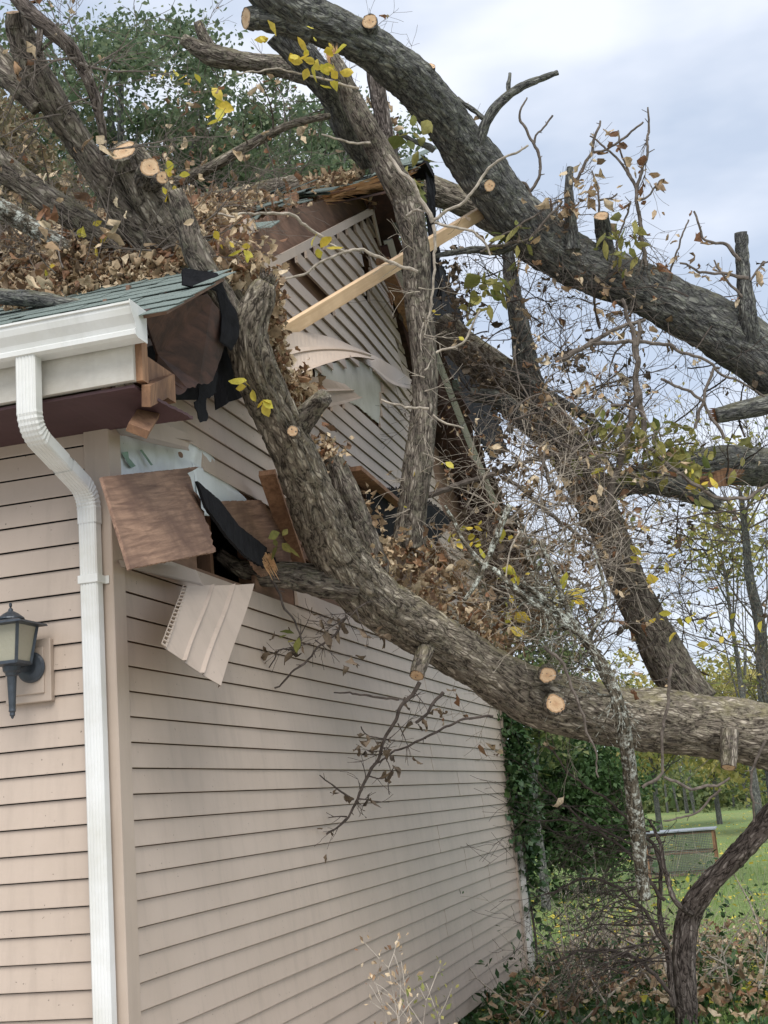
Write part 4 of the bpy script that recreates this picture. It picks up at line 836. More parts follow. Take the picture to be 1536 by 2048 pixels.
leaves_at('leaves', [(PD(px + random.gauss(0, 22), py + random.gauss(0, 18), 8.85), Vector((random.gauss(0, 1), 0, -.5)), 0) for px, py, n in ((1255, 475, 20), (1215, 500, 8), (1010, 480, 8), (1000, 560, 14), (960, 570, 10), (840, 280, 8), (1020, 470, 6)) for _ in range(n)], M['olive'], tr2, (.09, .16), (1, 1), curl=.3, asp=.42, hang=.5)
# ---- upright limb in front of the gable
tr3 = empty('upright_limb', PD(822, 1060, 7.8), 'upright furrowed limb standing in front of the gable siding with a torn pale tip', 'fallen branch')
mb = MB(); limb(mb, [(818, 1095, 70, 7.8), (822, 1040, 60, 7.8), (832, 960, 58, 7.8), (843, 880, 58, 7.85), (850, 800, 55, 7.9), (848, 710, 54, 7.95), (838, 620, 54, 8.0), (834, 550, 54, 8.0), (833, 500, 52, 8.0), (822, 440, 54, 8.0), (810, 395, 54, 8.0), (785, 350, 54, 7.95), (757, 300, 50, 7.95), (729, 250, 48, 7.9), (703, 200, 46, 7.9), (684, 152, 38, 7.85), (668, 112, 20, 7.85)], amp=.008, fur=.022); mb.build('trunk', M['bark'], tr3, smooth=True)
mb = MB()
for i in range(50): splinter(mb, PD(668 + random.uniform(-9, 9), 122 + random.uniform(-4, 8), 7.83), UX + RX * random.uniform(-.5, .1), random.uniform(.03, .12), random.uniform(.003, .008))
mb.build('broken_end', M['fresh'], tr3)
mb = MB(); tp3 = []
for spec in ([(865, 445, 13, 7.7), (845, 400, 13, 7.7), (815, 355, 12, 7.7), (780, 315, 11, 7.7), (776, 310, 11, 7.7)], [(868, 445, 9, 7.7), (925, 455, 8, 7.7), (965, 480, 7, 7.7), (978, 505, 5, 7.7)], [(866, 450, 10, 7.7), (868, 520, 8, 7.7), (862, 600, 7, 7.7), (855, 640, 5, 7.7)], [(868, 440, 10, 7.7), (930, 400, 9, 7.7), (985, 330, 8, 7.7), (1055, 295, 6, 7.7)], [(835, 545, 10, 7.6), (770, 520, 9, 7.6), (695, 500, 9, 7.5), (620, 540, 7, 7.4), (550, 565, 5, 7.3)], [(690, 505, 8, 7.5), (650, 480, 10, 7.4), (590, 435, 10, 7.3), (540, 425, 8, 7.2), (440, 430, 6, 7.0)], [(870, 705, 7, 7.7), (930, 680, 7, 7.7), (960, 620, 5, 7.7)], [(855, 820, 7, 7.7), (800, 812, 7, 7.6), (760, 800, 5, 7.6)], [(865, 830, 7, 7.7), (900, 850, 6, 7.7), (925, 860, 4, 7.7)], [(810, 430, 8, 7.8), (830, 420, 7, 7.8), (850, 420, 6, 7.7)], [(720, 175, 8, 7.7), (560, 140, 5, 7.6), (470, 150, 4, 7.5)], [(740, 285, 7, 7.8), (660, 275, 6, 7.7), (640, 270, 5, 7.7)]):
    k_ = pxtwig(mb, spec, 7.7, .68); tp3 += random.sample(k_, min(len(k_), 8))
sprout(mb, [(820, 1060), (850, 850), (848, 650), (820, 450)], 7.75, 26, .22, .004, 1, tp3, spread=.9)
mb.build('twig', M['twig_pale'], tr3); leaves_at('leaves', tp3, M['yellow'], tr3, (.04, .07), (1, 2), keep=.04, curl=.4, asp=.6)
# ---- forked limb coming down to the right corner
tr4 = empty('crossing_limb', PD(1200, 1040, 9.6), 'furrowed limb running down from the rear roof slope behind the twigs to the level trunk', 'fallen branch')
mb = MB(); limb(mb, [(1400, 1410, 86, 9.2), (1345, 1340, 84, 9.3), (1292, 1240, 80, 9.4), (1242, 1130, 76, 9.5), (1205, 1035, 76, 9.6), (1158, 940, 82, 9.7), (1110, 865, 86, 9.8), (1060, 800, 86, 9.9), (1000, 748, 82, 10.0), (940, 705, 74, 10.1), (880, 650, 60, 10.2)], amp=.012, fur=.022); mb.build('trunk', M['bark'], tr4, smooth=True)
for spec in ([(1085, 830, 60, 9.8), (1058, 760, 52, 9.75), (1045, 680, 42, 9.7), (1030, 600, 34, 9.7), (1020, 540, 28, 9.7), (1015, 500, 22, 9.7)], [(1130, 900, 50, 9.7), (1060, 850, 40, 9.6), (1000, 800, 34, 9.6), (940, 790, 30, 9.6)], [(1150, 880, 24, 9.6), (1190, 850, 20, 9.5), (1100, 790, 20, 9.5), (1010, 730, 14, 9.5)]):
    mb = MB(); limb(mb, spec); mb.build('branch', M['bark_grey'], tr4, smooth=True)
# ---- level limb from the right edge with a torn break
tr5 = empty('split_limb', PD(1400, 940, 9.9), 'dark level limb at the right edge with reddish torn heartwood in its middle', 'fallen branch')
mb = MB(); limb(mb, [(1640, 925, 84, 10), (1536, 932, 84, 10), (1450, 930, 80, 9.95), (1375, 938, 74, 9.9), (1300, 950, 58, 9.8), (1235, 975, 46, 9.75), (1190, 985, 36, 9.7)], amp=.012); mb.build('trunk', M['bark_grey'], tr5, smooth=True)
mb = MB(); limb(mb, [(1215, 975, 46, 9.7), (1280, 965, 46, 9.65), (1340, 970, 46, 9.6), (1400, 992, 42, 9.6), (1438, 1012, 24, 9.6)]); mb.build('branch', M['bark_grey'], tr5, smooth=True)
mb = MB(); plate(mb, [PD(1395, 958, 9.55), PD(1450, 935, 9.5), PD(1490, 940, 9.5), PD(1455, 972, 9.5), PD(1400, 975, 9.5)], .02, rag=[.006] * 5, seed=2)
for i in range(50): splinter(mb, PD(1430 + random.uniform(-40, 40), 958 + random.uniform(-12, 12), 9.52), RX * random.choice([-1, 1]) + UX * random.uniform(-.3, .3), random.uniform(.05, .14), random.uniform(.004, .01))
mb.build('broken_end', M['oldlumber'], tr5)
tr6 = empty('snapped_limb', PD(1500, 815, 9), 'thin limb entering from the right edge with a jagged orange broken end', 'fallen branch')
mb = MB(); limb(mb, [(1640, 792, 48, 9), (1570, 802, 46, 9), (1520, 812, 44, 9), (1470, 824, 38, 9), (1432, 832, 30, 9)], amp=.006); mb.build('trunk', M['bark_grey'], tr6, smooth=True)
mb = MB()
for i in range(60): splinter(mb, PD(1440 + random.uniform(-8, 10), 830 + random.uniform(-12, 12), 9), -RX + UX * random.uniform(-.25, .25), random.uniform(.03, .10), random.uniform(.004, .010))
mb.build('broken_end', M['oldlumber'], tr6)
# ---- hanging limb speckled with lichen
tr7 = empty('lichen_limb', PD(1265, 1580, 7.9), 'pale lichen speckled limb hanging straight down in front of the level trunk', 'fallen branch')
mb = MB(); limb(mb, [(1045, 1165, 10, 7.6), (1105, 1215, 14, 7.6), (1165, 1275, 18, 7.6), (1212, 1340, 24, 7.6), (1240, 1420, 29, 7.6), (1254, 1500, 27, 7.7), (1266, 1590, 28, 7.8), (1278, 1690, 33, 7.9), (1288, 1795, 31, 8.0)], amp=.004, wob=.2); mb.build('trunk', M['bark_lichen'], tr7, smooth=True)
mb = MB(); tp7 = []
for spec in ([(1215, 1350, 16, 7.6), (1150, 1250, 14, 7.6), (1120, 1180, 12, 7.6), (1080, 1080, 10, 7.6)], [(1160, 1270, 14, 7.6), (1060, 1200, 14, 7.55), (1000, 1150, 12, 7.5), (940, 1100, 10, 7.5), (890, 1010, 8, 7.5)], [(1230, 1390, 14, 7.6), (1180, 1290, 10, 7.6), (1210, 1210, 8, 7.6), (1190, 1100, 6, 7.6)], [(1020, 1010, 14, 7.5), (1000, 1060, 14, 7.5), (960, 1150, 12, 7.5), (930, 1200, 8, 7.5)]):
    mb2 = MB(); limb(mb2, spec); mb2.build('branch', M['bark_lichen'], tr7, smooth=True)
sprout(mb, [(1045, 1165), (1165, 1275), (1240, 1400)], 7.6, 60, .32, .005, 1, tp7, spread=.8, dirpx=(-.2, .3)); mb.build('twig', M['bark_lichen'], tr7)
mb = MB(); tp7b = []
for spec in ([(1090, 1290, 8, 7.3), (1130, 1340, 8, 7.3), (1165, 1440, 7, 7.3), (1190, 1500, 5, 7.3), (1195, 1555, 4, 7.3)], [(1345, 1330, 9, 7.7), (1335, 1400, 9, 7.7), (1325, 1480, 8, 7.7), (1320, 1545, 8, 7.7), (1285, 1575, 9, 7.7)], [(1325, 1550, 8, 7.7), (1380, 1575, 8, 7.7), (1430, 1572, 8, 7.7), (1460, 1555, 6, 7.7)], [(1440, 1575, 7, 7.8), (1400, 1620, 6, 7.8), (1350, 1640, 5, 7.8), (1330, 1640, 4, 7.8)], [(1530, 1480, 8, 7.8), (1510, 1540, 7, 7.8), (1505, 1600, 7, 7.8), (1512, 1640, 5, 7.8)]):
    tp7b += pxtwig(mb, spec, 7.6, .75)[::6]
mb.build('twig', M['twig'], tr7)
# ---- crooked stem rooted in the brush
tr8 = empty('crooked_stem', PD(1378, 2108, 8.9), 'crooked brown stem rising out of the brush and elbowing towards the right edge', 'small tree')
mb = MB(); T8 = [(1378, 2140, 78, 9.0), (1375, 2060, 64, 9.0), (1370, 1980, 58, 9.0), (1368, 1900, 60, 9.0), (1378, 1830, 62, 9.0), (1412, 1775, 56, 8.9), (1460, 1725, 56, 8.8), (1510, 1672, 58, 8.7), (1560, 1610, 60, 8.6), (1640, 1530, 60, 8.6)]
limb(mb, [(a, b, c * .74, d) for a, b, c, d in T8], amp=.008, fur=.022); mb.build('trunk', M['bark_red'], tr8, smooth=True)
mb = MB(); limb(mb, [(1385, 1830, 13, 8.9), (1350, 1800, 12, 8.8), (1330, 1740, 10, 8.8), (1318, 1680, 8, 8.8), (1300, 1640, 5, 8.8)]); limb(mb, [(1345, 2010, 15, 8.9), (1335, 1900, 13, 8.9), (1318, 1820, 11, 8.9), (1322, 1740, 9, 8.9), (1310, 1690, 6, 8.9)]); mb.build('branch', M['bark_red'], tr8, smooth=True)
mb = MB(); tp8 = []
for i in range(46):
    y0 = random.uniform(1640, 1960); a = random.uniform(-.35, .5); x0 = random.uniform(1270, 1345); d0 = 8.8; p = PD(x0, y0, d0)
    grow(mb, p, -RX * 1.0 + UX * a + WX * random.uniform(-.35, .35), random.uniform(.4, .95), random.uniform(.0035, .007), 2, tp8, dr=.5, bend=.42, kids=(2, 4), seglen=.06)
for spec in ([(1340, 1990, 14), (1280, 1920, 12), (1180, 1900, 9), (1100, 1930, 6)], [(1340, 1900, 14), (1260, 1790, 11), (1180, 1760, 8), (1090, 1790, 6)], [(1330, 1800, 14), (1250, 1700, 10), (1160, 1640, 8), (1070, 1560, 5)], [(1330, 1720, 12), (1240, 1620, 9), (1160, 1560, 7), (1090, 1490, 5)], [(1300, 1700, 8), (1200, 1660, 7), (1130, 1640, 5), (1050, 1640, 4)]):
    k_ = pxtwig(mb, spec, 8.8, .6)
    for (p, d, l) in k_[3::5]: grow(mb, p, d + Vector((random.gauss(0, .6), random.gauss(0, .6), random.gauss(0, .6))), random.uniform(.15, .45), .003, 1, tp8, bend=.3, kids=(2, 4), seglen=.05)
mb.build('twig', M['twig_dark'], tr8)
# ---- limbs piled on the roof at the left
def roof_limb(label, spec, bark='bark', cut=None, twigs=0, extra=(), tm='twig', ln=.4):
    t = empty('roof_limb', PD(*[spec[len(spec) // 2][i] for i in (0, 1)], spec[len(spec) // 2][3]), label, 'fallen branch', 'sawn limbs lying on the roof')
    m_ = MB(); limb(m_, spec, wob=.14); m_.build('trunk', M[bark], t, smooth=True)
    for e_ in extra: m_ = MB(); limb(m_, e_); m_.build('branch', M[bark], t, smooth=True)
    for c in (cut or []): stubcut(*c[:4], t, *c[4:])
    if twigs:
        m_ = MB(); pp = []; sprout(m_, [s[:2] for s in spec], spec[1][3], twigs, ln, .006, 2, pp, spread=.9, up=.2); m_.build('twig', M[tm], t)
        leaves_at('leaves', pp, M['dry'], t, (.04, .09), (1, 2), keep=.05)
    return t
roof_limb('stout roof limb at the upper left with a pale sawn top', [(32, 34, 44, 6.1), (55, 110, 62, 6.15), (95, 190, 62, 6.2), (148, 270, 64, 6.3), (200, 350, 68, 6.35), (262, 432, 78, 6.4), (330, 505, 90, 6.4), (385, 560, 90, 6.4)], 'bark', [(27, 26, 15, 6.05, (-.15, .9), .06, 'bark', .5)], 7, [[(-60, 60, 60, 6.3), (-10, 120, 58, 6.25), (35, 170, 50, 6.2), (80, 215, 40, 6.2)]])
roof_limb('grey limb slanting down from the left edge onto the roof leaves', [(-60, 270, 60, 6.6), (0, 330, 62, 6.6), (70, 380, 60, 6.55), (140, 430, 56, 6.5), (215, 475, 50, 6.5), (280, 515, 46, 6.5)], 'bark', None, 7)
roof_limb('thin dark arched limb curving down across the tree crown at the upper left', [(10, -40, 34, 6.0), (50, 15, 32, 6.0), (95, 55, 31, 6.0), (140, 95, 28, 6.05), (168, 140, 24, 6.1), (190, 200, 20, 6.15), (204, 255, 16, 6.2), (208, 310, 13, 6.25)], 'bark_red', None, 10, [[(85, 50, 16, 6.0), (78, 85, 14, 6.0), (75, 112, 10, 6.0)]])
roof_limb('mossy short log lying below the roof ridge', [(385, 412, 44, 9.0), (450, 400, 46, 9.1), (520, 388, 44, 9.2), (592, 372, 44, 9.3)], 'bark', [(481, 390, 10, 8.95, (0, .1), .1)], 0)
roof_limb('long thin grey limb lying low on the shingles at the left edge', [(-40, 588, 30, 5.9), (20, 594, 34, 5.9), (80, 598, 32, 5.85), (130, 606, 26, 5.8), (165, 606, 14, 5.8)], 'bark_grey', None, 0)
roof_limb('knobbly limb reaching across the tree crown with a blunt forked end', [(366, 78, 24, 9.8), (395, 95, 34, 9.8), (430, 112, 46, 9.8), (500, 125, 44, 9.8), (570, 135, 44, 9.8), (640, 160, 50, 9.7), (690, 215, 50, 9.6), (735, 290, 44, 9.5), (765, 350, 40, 9.4)], 'bark', None, 12, [[(428, 108, 26, 9.8), (408, 75, 24, 9.8), (396, 45, 20, 9.8)]])
roof_limb('slender upright limb behind the torn upright one near the peak', [(790, 370, 38, 9.6), (775, 290, 38, 9.6), (762, 220, 34, 9.6), (750, 150, 32, 9.6), (742, 120, 24, 9.6)], 'bark_red', None, 6)
roof_limb('mossy limb resting on the far roof slope right of the peak', [(845, 375, 56, 10.6), (910, 398, 58, 10.6), (975, 430, 58, 10.6), (1050, 480, 50, 10.5)], 'bark_pale', None, 6)
roof_limb('pale limb sunk in the roof leaves at the far left', [(-40, 395, 40, 6.9), (40, 440, 40, 6.9), (120, 490, 40, 6.8), (190, 530, 34, 6.8)], 'bark_lichen', None, 8, tm='twig_pale')
roof_limb('curving limb above the ridge log pointing at the upright limb', [(352, 365, 26, 8.6), (420, 335, 24, 8.6), (500, 290, 22, 8.6), (580, 250, 18, 8.6), (660, 232, 12, 8.5)], 'bark', None, 10)
# ---- dead leaves heaped on the roof
def heap_pts(poly_px, n, hfun, dep=None):
    o = []
    while len(o) < n:
        x = random.uniform(-2.6, .15); y = random.uniform(-.1, 4.1)
        if x > edge(y) + .05: continue
        h = hfun(x, y)
        if h > 0: o.append(Vector((x, y, roofz(y) + .02 + random.random() ** .7 * h)))
    return o
def hf(x, y):
    q = .24 + .16 * noise.noise(Vector((x * 1.5, y * 1.5, 0))) + .10 * noise.noise(Vector((x * 5, y * 5, 2)))
    return q * min(1, max(0, (y - (.35 + .16 * max(0, x + .9)) + .25 * noise.noise(Vector((x * 3, 3, 0)))) / .5)) * (1.0 if y < 1.9 else max(.22, 1 - (y - 1.9) * .6))
pts = heap_pts(None, 26000, hf)
vv = RNG.normal(0, 1, (len(pts), 3)); hp_ = leafmesh('leaf_pile', np.array([tuple(p) for p in pts]), vv * np.array([1, 1, .6]), RNG.normal(0, 1, (len(pts), 3)), RNG.uniform(.03, .10, len(pts)) ** 1.0, M['dry'], None, asp=.36, curl=1.7, seg=4, crumple=.10)
props(hp_, 'deep drift of curled brown dead leaves covering the roof slope', 'leaf pile', kind='stuff')
mb = MB(); rp2 = []
for i in range(260):
    y = random.uniform(.3, 3.8); x = random.uniform(-2.4, edge(y) - .05); grow(mb, Vector((x, y, roofz(y) + .15)), Vector((random.gauss(0, 1), random.gauss(0, .6), random.uniform(.0, 1.0))), random.uniform(.2, .6), random.uniform(.002, .005), 2, rp2, bend=.4, kids=(2, 4), seglen=.06)
tb = mb.build('twig_pile', M['twig'], None); props(tb, 'tangle of bare twigs sticking up from the leaves on the roof', 'twigs', kind='stuff')
lf = leaves_at('clinging_leaves', rp2, M['dry'], tb, (.05, .11), (1, 2), keep=.07); 
# leaves packed between the trunk and the wall
def pxleaves(blobs, mat, name, label, cat, parent=None, size=(.04, .09), curl=1.0, asp=.5, hang=.6):
    pos = []; 
    for (px, py, sx_, sy_, d0, d1, n) in blobs:
        for k in range(n): pos.append((PD(px + random.gauss(0, sx_), py + random.gauss(0, sy_), random.uniform(d0, d1)), Vector((random.gauss(0, .7), random.gauss(0, .7), random.gauss(0, .5))), 0))
    o = leaves_at(name, pos, mat, parent, size, (1, 1), curl, asp, 1, 4, hang, .01); 
    return props(o, label, cat, kind='stuff') if parent is None else o
pxleaves([(480, 520, 28, 22, 6.1, 6.6, 260), (515, 560, 18, 18, 6.3, 6.8, 180), (540, 600, 13, 20, 6.4, 6.9, 150), (553, 700, 11, 24, 6.5, 6.9, 170), (585, 765, 15, 18, 6.6, 7.0, 190), (615, 795, 14, 12, 6.7, 7.1, 120), (543, 645, 10, 18, 6.4, 6.8, 110), (430, 440, 40, 20, 7.0, 8.0, 200), (500, 400, 40, 12, 7.6, 8.4, 120), (650, 900, 22, 18, 7.2, 7.6, 90)], M['dry'], 'leaf_wedge', 'dry brown leaves packed between the main trunk and the gable siding', 'dead leaves')
pxleaves([(700, 1030, 30, 26, 7.4, 8.0, 150), (790, 1110, 40, 25, 7.4, 8.2, 260), (850, 1180, 46, 28, 7.6, 8.6, 260), (930, 1240, 46, 26, 7.8, 8.8, 220), (1000, 1285, 34, 20, 8.0, 9.0, 110), (740, 1130, 24, 14, 7.3, 7.8, 160)], M['dry'], 'leaf_drift', 'brown leaves caught above the lying trunk where it leaves the wall', 'dead leaves')
pxleaves([(925, 620, 16, 45, 9.6, 10.1, 90), (970, 730, 26, 40, 9.4, 10.1, 120), (905, 550, 8, 30, 9.7, 10.0, 50), (1010, 800, 26, 26, 9.4, 10, 70)], M['dry_dark'], 'dark_leaf_mass', 'dark mass of shaded dead leaves hanging off the rear roof slope', 'dead leaves')  # shade by the rear slope is put into the dark leaf colour
# ---- dense tangle right of the house
tg = empty('twig_tangle', PD(1080, 1100, 8.6), 'tangle of bare twigs with dry leaves filling the gap right of the roof', 'fallen branch')
for nm, mt, cnt, box_, dd, l_, r_ in (('twig', 'twig', 80, (990, 760, 1230, 1330), (8.0, 9.4), (.35, .9), (.003, .0075)), ('twig', 'twig_pale', 44, (940, 930, 1150, 1300), (7.8, 8.8), (.3, .8), (.003, .007)), ('twig', 'twig_pale', 125, (985, 880, 1240, 1335), (8.0, 9.2), (.25, .7), (.002, .0045)), ('twig', 'twig', 60, (1040, 640, 1200, 960), (8.6, 9.8), (.25, .6), (.002, .005)), ('twig', 'twig_dark', 85, (1080, 560, 1500, 1150), (8.6, 10.2), (.4, 1.0), (.003, .008)), ('twig', 'twig_dark', 34, (900, 480, 1060, 820), (9.0, 10.2), (.3, .7), (.003, .007)), ('twig', 'twig_dark', 40, (1200, 1060, 1440, 1330), (8.8, 9.8), (.3, .8), (.0025, .006))):
    mb = MB(); pp = []
    for i in range(cnt):
        p = PD(random.uniform(box_[0], box_[2]), random.uniform(box_[1], box_[3]), random.uniform(*dd))
        if box_[0] == 1080 and random.random() < .5: p = PD(random.gauss(1230, 90), random.gauss(900, 110), random.uniform(*dd))
        grow(mb, p, Vector((random.gauss(0, 1), random.gauss(0, .7), random.gauss(0.3, .8))), random.uniform(*l_), random.uniform(*r_), 2, pp, bend=.45, kids=(2, 4), seglen=.05)
    mb.build(nm, M[mt], tg)
    leaves_at('leaves', pp, M['dry'] if mt != 'twig_dark' else M['dry_dark'], tg, (.04, .085), (1, 3), keep=.10 if mt != 'twig_dark' else .035)
mb = MB()
for spec in ([(1210, 1020, 14), (1255, 870, 14), (1275, 760, 12), (1262, 650, 9), (1240, 600, 7)], [(1290, 870, 12), (1275, 760, 11), (1278, 640, 8)], [(1110, 720, 10), (1180, 690, 9), (1240, 682, 8), (1330, 690, 7), (1400, 720, 6), (1450, 750, 5), (1530, 790, 4)], [(1120, 720, 10), (1230, 660, 8), (1290, 640, 6)], [(1145, 1010, 9), (1100, 960, 8), (1080, 900, 7)], [(800, 1015, 14), (870, 985, 12), (960, 955, 11), (1060, 925, 9), (1150, 900, 8), (1240, 860, 6)], [(1010, 950, 8), (1080, 1010, 8), (1160, 1070, 7), (1260, 1120, 6)], [(1450, 880, 7), (1400, 800, 6), (1320, 760, 5)], [(1390, 860, 7), (1420, 750, 6), (1440, 735, 5)], [(1300, 900, 7), (1400, 980, 8), (1480, 1000, 7), (1540, 970, 6)]): pxtwig(mb, spec, 8.7)
mb.build('branch', M['twig'], tg)
pxleaves([(1200, 880, 50, 25, 8.6, 9.2, 60), (1290, 900, 60, 26, 8.6, 9.2, 110), (1370, 900, 50, 26, 8.8, 9.3, 90), (1405, 960, 10, 25, 8.7, 8.8, 14), (1240, 850, 30, 20, 8.5, 9, 30), (1130, 1190, 20, 12, 8, 8.4, 12)], M['olive'], 'leaves', None, None, tg, (.07, .13), .35, .5, .5)
pxleaves([(1200, 940, 12, 4, 8.3, 8.4, 3), (1400, 950, 14, 30, 8.6, 8.8, 8), (1380, 1240, 34, 12, 8.2, 8.6, 8), (1310, 1120, 16, 20, 8.3, 8.6, 8), (1020, 1140, 20, 12, 7.8, 8, 8), (1120, 1185, 26, 8, 7.8, 8.2, 10), (940, 1075, 30, 12, 7.8, 8.2, 14), (1045, 1225, 24, 16, 7.8, 8.2, 8), (1450, 1260, 40, 24, 9, 9.4, 10)], M['yellow'], 'leaves', None, None, tg, (.06, .12), .35, .5, .3)
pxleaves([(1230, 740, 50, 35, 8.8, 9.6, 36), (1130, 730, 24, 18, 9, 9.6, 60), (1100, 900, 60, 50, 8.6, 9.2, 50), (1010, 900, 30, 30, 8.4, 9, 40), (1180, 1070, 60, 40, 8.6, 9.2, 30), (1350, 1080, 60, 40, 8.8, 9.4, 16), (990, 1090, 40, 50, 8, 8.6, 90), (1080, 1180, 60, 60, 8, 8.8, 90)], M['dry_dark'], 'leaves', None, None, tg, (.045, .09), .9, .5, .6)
# maple and ash leaves in yellow and olive
def cluster(label, blobs, mt='yellow', size=(.06, .10)):
    o = pxleaves(blobs, M[mt], 'spray_leaves', label, 'leaves', None, size, .3, .7, .3); del o['kind']; return o
cluster('yellow leaf spray beside the torn tip of the upright limb', [(640, 120, 22, 22, 7.5, 7.7, 16), (605, 110, 8, 14, 7.5, 7.6, 5), (655, 150, 12, 8, 7.5, 7.6, 6)])
cluster('yellow green leaf held up beside the sawn faces of the roof limb', [(342, 358, 9, 8, 5.9, 5.95, 4), (338, 382, 6, 6, 5.9, 5.95, 3)], size=(.05, .08))
cluster('yellow maple leaf lying by the splintered roof edge', [(480, 498, 9, 8, 5.9, 6.0, 6), (440, 490, 6, 4, 5.9, 6, 2)], size=(.05, .08))
cluster('two yellow leaves hanging near the pale splintered gable twig', [(640, 495, 22, 4, 7.2, 7.3, 4)])
cluster('yellow leaves stuck to the bark of the main trunk', [(500, 775, 12, 8, 5.9, 5.95, 5), (520, 805, 8, 6, 5.95, 6.0, 4)], size=(.05, .08))
cluster('small yellow leaf on the roof leaf drift at the left', [(176, 455, 8, 4, 6.2, 6.25, 3), (195, 480, 6, 6, 6.2, 6.3, 2), (105, 545, 8, 4, 6.0, 6.1, 2)], size=(.06, .09))
cluster('pale yellow leaves floating in front of the tree crown', [(350, 155, 22, 8, 7.5, 7.7, 7), (430, 225, 10, 18, 7.5, 7.7, 7), (540, 72, 10, 8, 7.5, 7.6, 4)])
cluster('green yellow leaves between the trunk fork and the black shard', [(562, 1080, 8, 10, 6.6, 6.7, 6), (580, 1270, 10, 6, 6.6, 6.7, 4)], 'olive', (.06, .09))
cluster('large green leaves hanging left of the dark limb below the long trunk', [(960, 590, 20, 26, 8.6, 8.8, 16), (820, 275, 10, 22, 8.2, 8.4, 8), (845, 380, 8, 10, 8.2, 8.3, 5)], 'olive', (.09, .15))
# ---------------------------------------------------------------- planting near the wall
iv = MB(); P = [PX(1005, 1500, -.0), PX(1015, 1600, 0), PX(1030, 1700, 0), PX(1040, 1780, 0)]
ivy = empty('ivy_vine', (.05, YL + .15, GZ), 'dark green ivy climbing the rear corner downspout of the gable wall', 'ivy')
mb = MB(); s_pts = [Vector((.08 + .03 * math.sin(i), YL + .08 + .02 * math.cos(i * 2), GZ + i * .24)) for i in range(11)]; pts_, rad_ = spline(s_pts, [.012] * 11, .05); tube(mb, pts_, rad_, 7); mb.build('stem', M['twig_dark'], ivy)
ps = []
for i in range(3400):
    z = random.triangular(-1.2, 1.15, .3); w = .15 if z > -.5 else .06; ps.append((Vector((.08 + random.gauss(0, .07), YL + .10 + random.gauss(0, w), z)), Vector((random.gauss(.4, .5), random.gauss(0, .6), -.5)), 0))
leaves_at('foliage', ps, M['ivy'], ivy, (.05, .09), (1, 1), .3, .85, 1, 2, .4)
# ground cover by the wall foot
ps = []
for i in range(6500):
    x = abs(random.gauss(0, 1.6)) + .04; y = random.uniform(3.2, 9.6); h = .10 + .30 * max(0, noise.noise(Vector((x * 2, y * 2, 0)))); ps.append((Vector((x * .8, y * .93, GZ + random.random() * h)), Vector((random.gauss(0, .6), random.gauss(0, .6), .3)), 0))
gc = leaves_at('ground_cover', ps, M['ivy'], None, (.05, .11), (1, 1), .4, .6, 1, 2, -.1); props(gc, 'dark green leafy ground cover along the foot of the gable wall', 'ground cover', kind='stuff')
ps = [(Vector((random.uniform(.2, 3.4), random.uniform(5.0, 10.5), GZ + random.random() * .28)), Vector((random.gauss(0, 1), random.gauss(0, 1), 0)), 0) for i in range(2600)]
bl2 = leaves_at('ground_litter', ps, M['dry'], None, (.05, .12), (1, 1), .9, .5, 1, 3, .1); props(bl2, 'brown dead leaves strewn through the brush on the ground', 'dead leaves', kind='stuff')
mb = MB(); pp = []
for i in range(120):
    p = Vector((random.uniform(.4, 3.4), random.uniform(5.4, 9.5), GZ + random.uniform(.0, .15))); grow(mb, p, Vector((random.gauss(0, 1), random.gauss(0, 1), random.uniform(.1, 1.1))), random.uniform(.4, 1.2), random.uniform(.005, .014), 2, pp, bend=.3, kids=(2, 4), seglen=.08)
br = mb.build('brush_pile', M['twig_pale'], None); props(br, 'brown brush of broken sticks piled on the ground at the lower right', 'brush', kind='stuff'); leaves_at('leaves', pp, M['ivy'], br, (.04, .08), (1, 3), .4, .5, .5, 2, .1)
# weed stalks at the bottom
for k, (px, py, h) in enumerate(((762, 1960, .34), (780, 1935, .36), (798, 1975, .3), (870, 1985, .28), (845, 2000, .28), (815, 1990, .26))):
    x0 = 1.25; top = PX(px, py, x0); w_ = empty('weed_stalk', (top[0], top[1], top[2] - h), 'thin pale weed stalk with ragged seed heads in front of the wall foot', 'weed', 'weed stalks at the wall foot')
    mb = MB(); pp = []; H_ = top[2] - GZ; P_s = [Vector((top[0], top[1], GZ)) + Vector((.06 * noise.noise(Vector((k, i * .3, 0))), .06 * noise.noise(Vector((k, i * .3, 4))), H_ * i / 14)) for i in range(15)]; tube(mb, P_s, [.0028 - .00011 * i for i in range(15)], 5)
    for i in range(7, 15):
        for q_ in range(2): grow(mb, P_s[i], Vector((random.gauss(0, .7), random.gauss(0, .7), .9)), random.uniform(.04, .11), .0011, 0, pp, bend=.2, seglen=.02)
    mb.build('stem', M['twig_pale'], w_)
    leaves_at('leaves', pp, M['olive'] if k in (3, 4) else M['dry'], w_, (.012, .028), (2, 4), .4, .5, 1, 2, -.2)
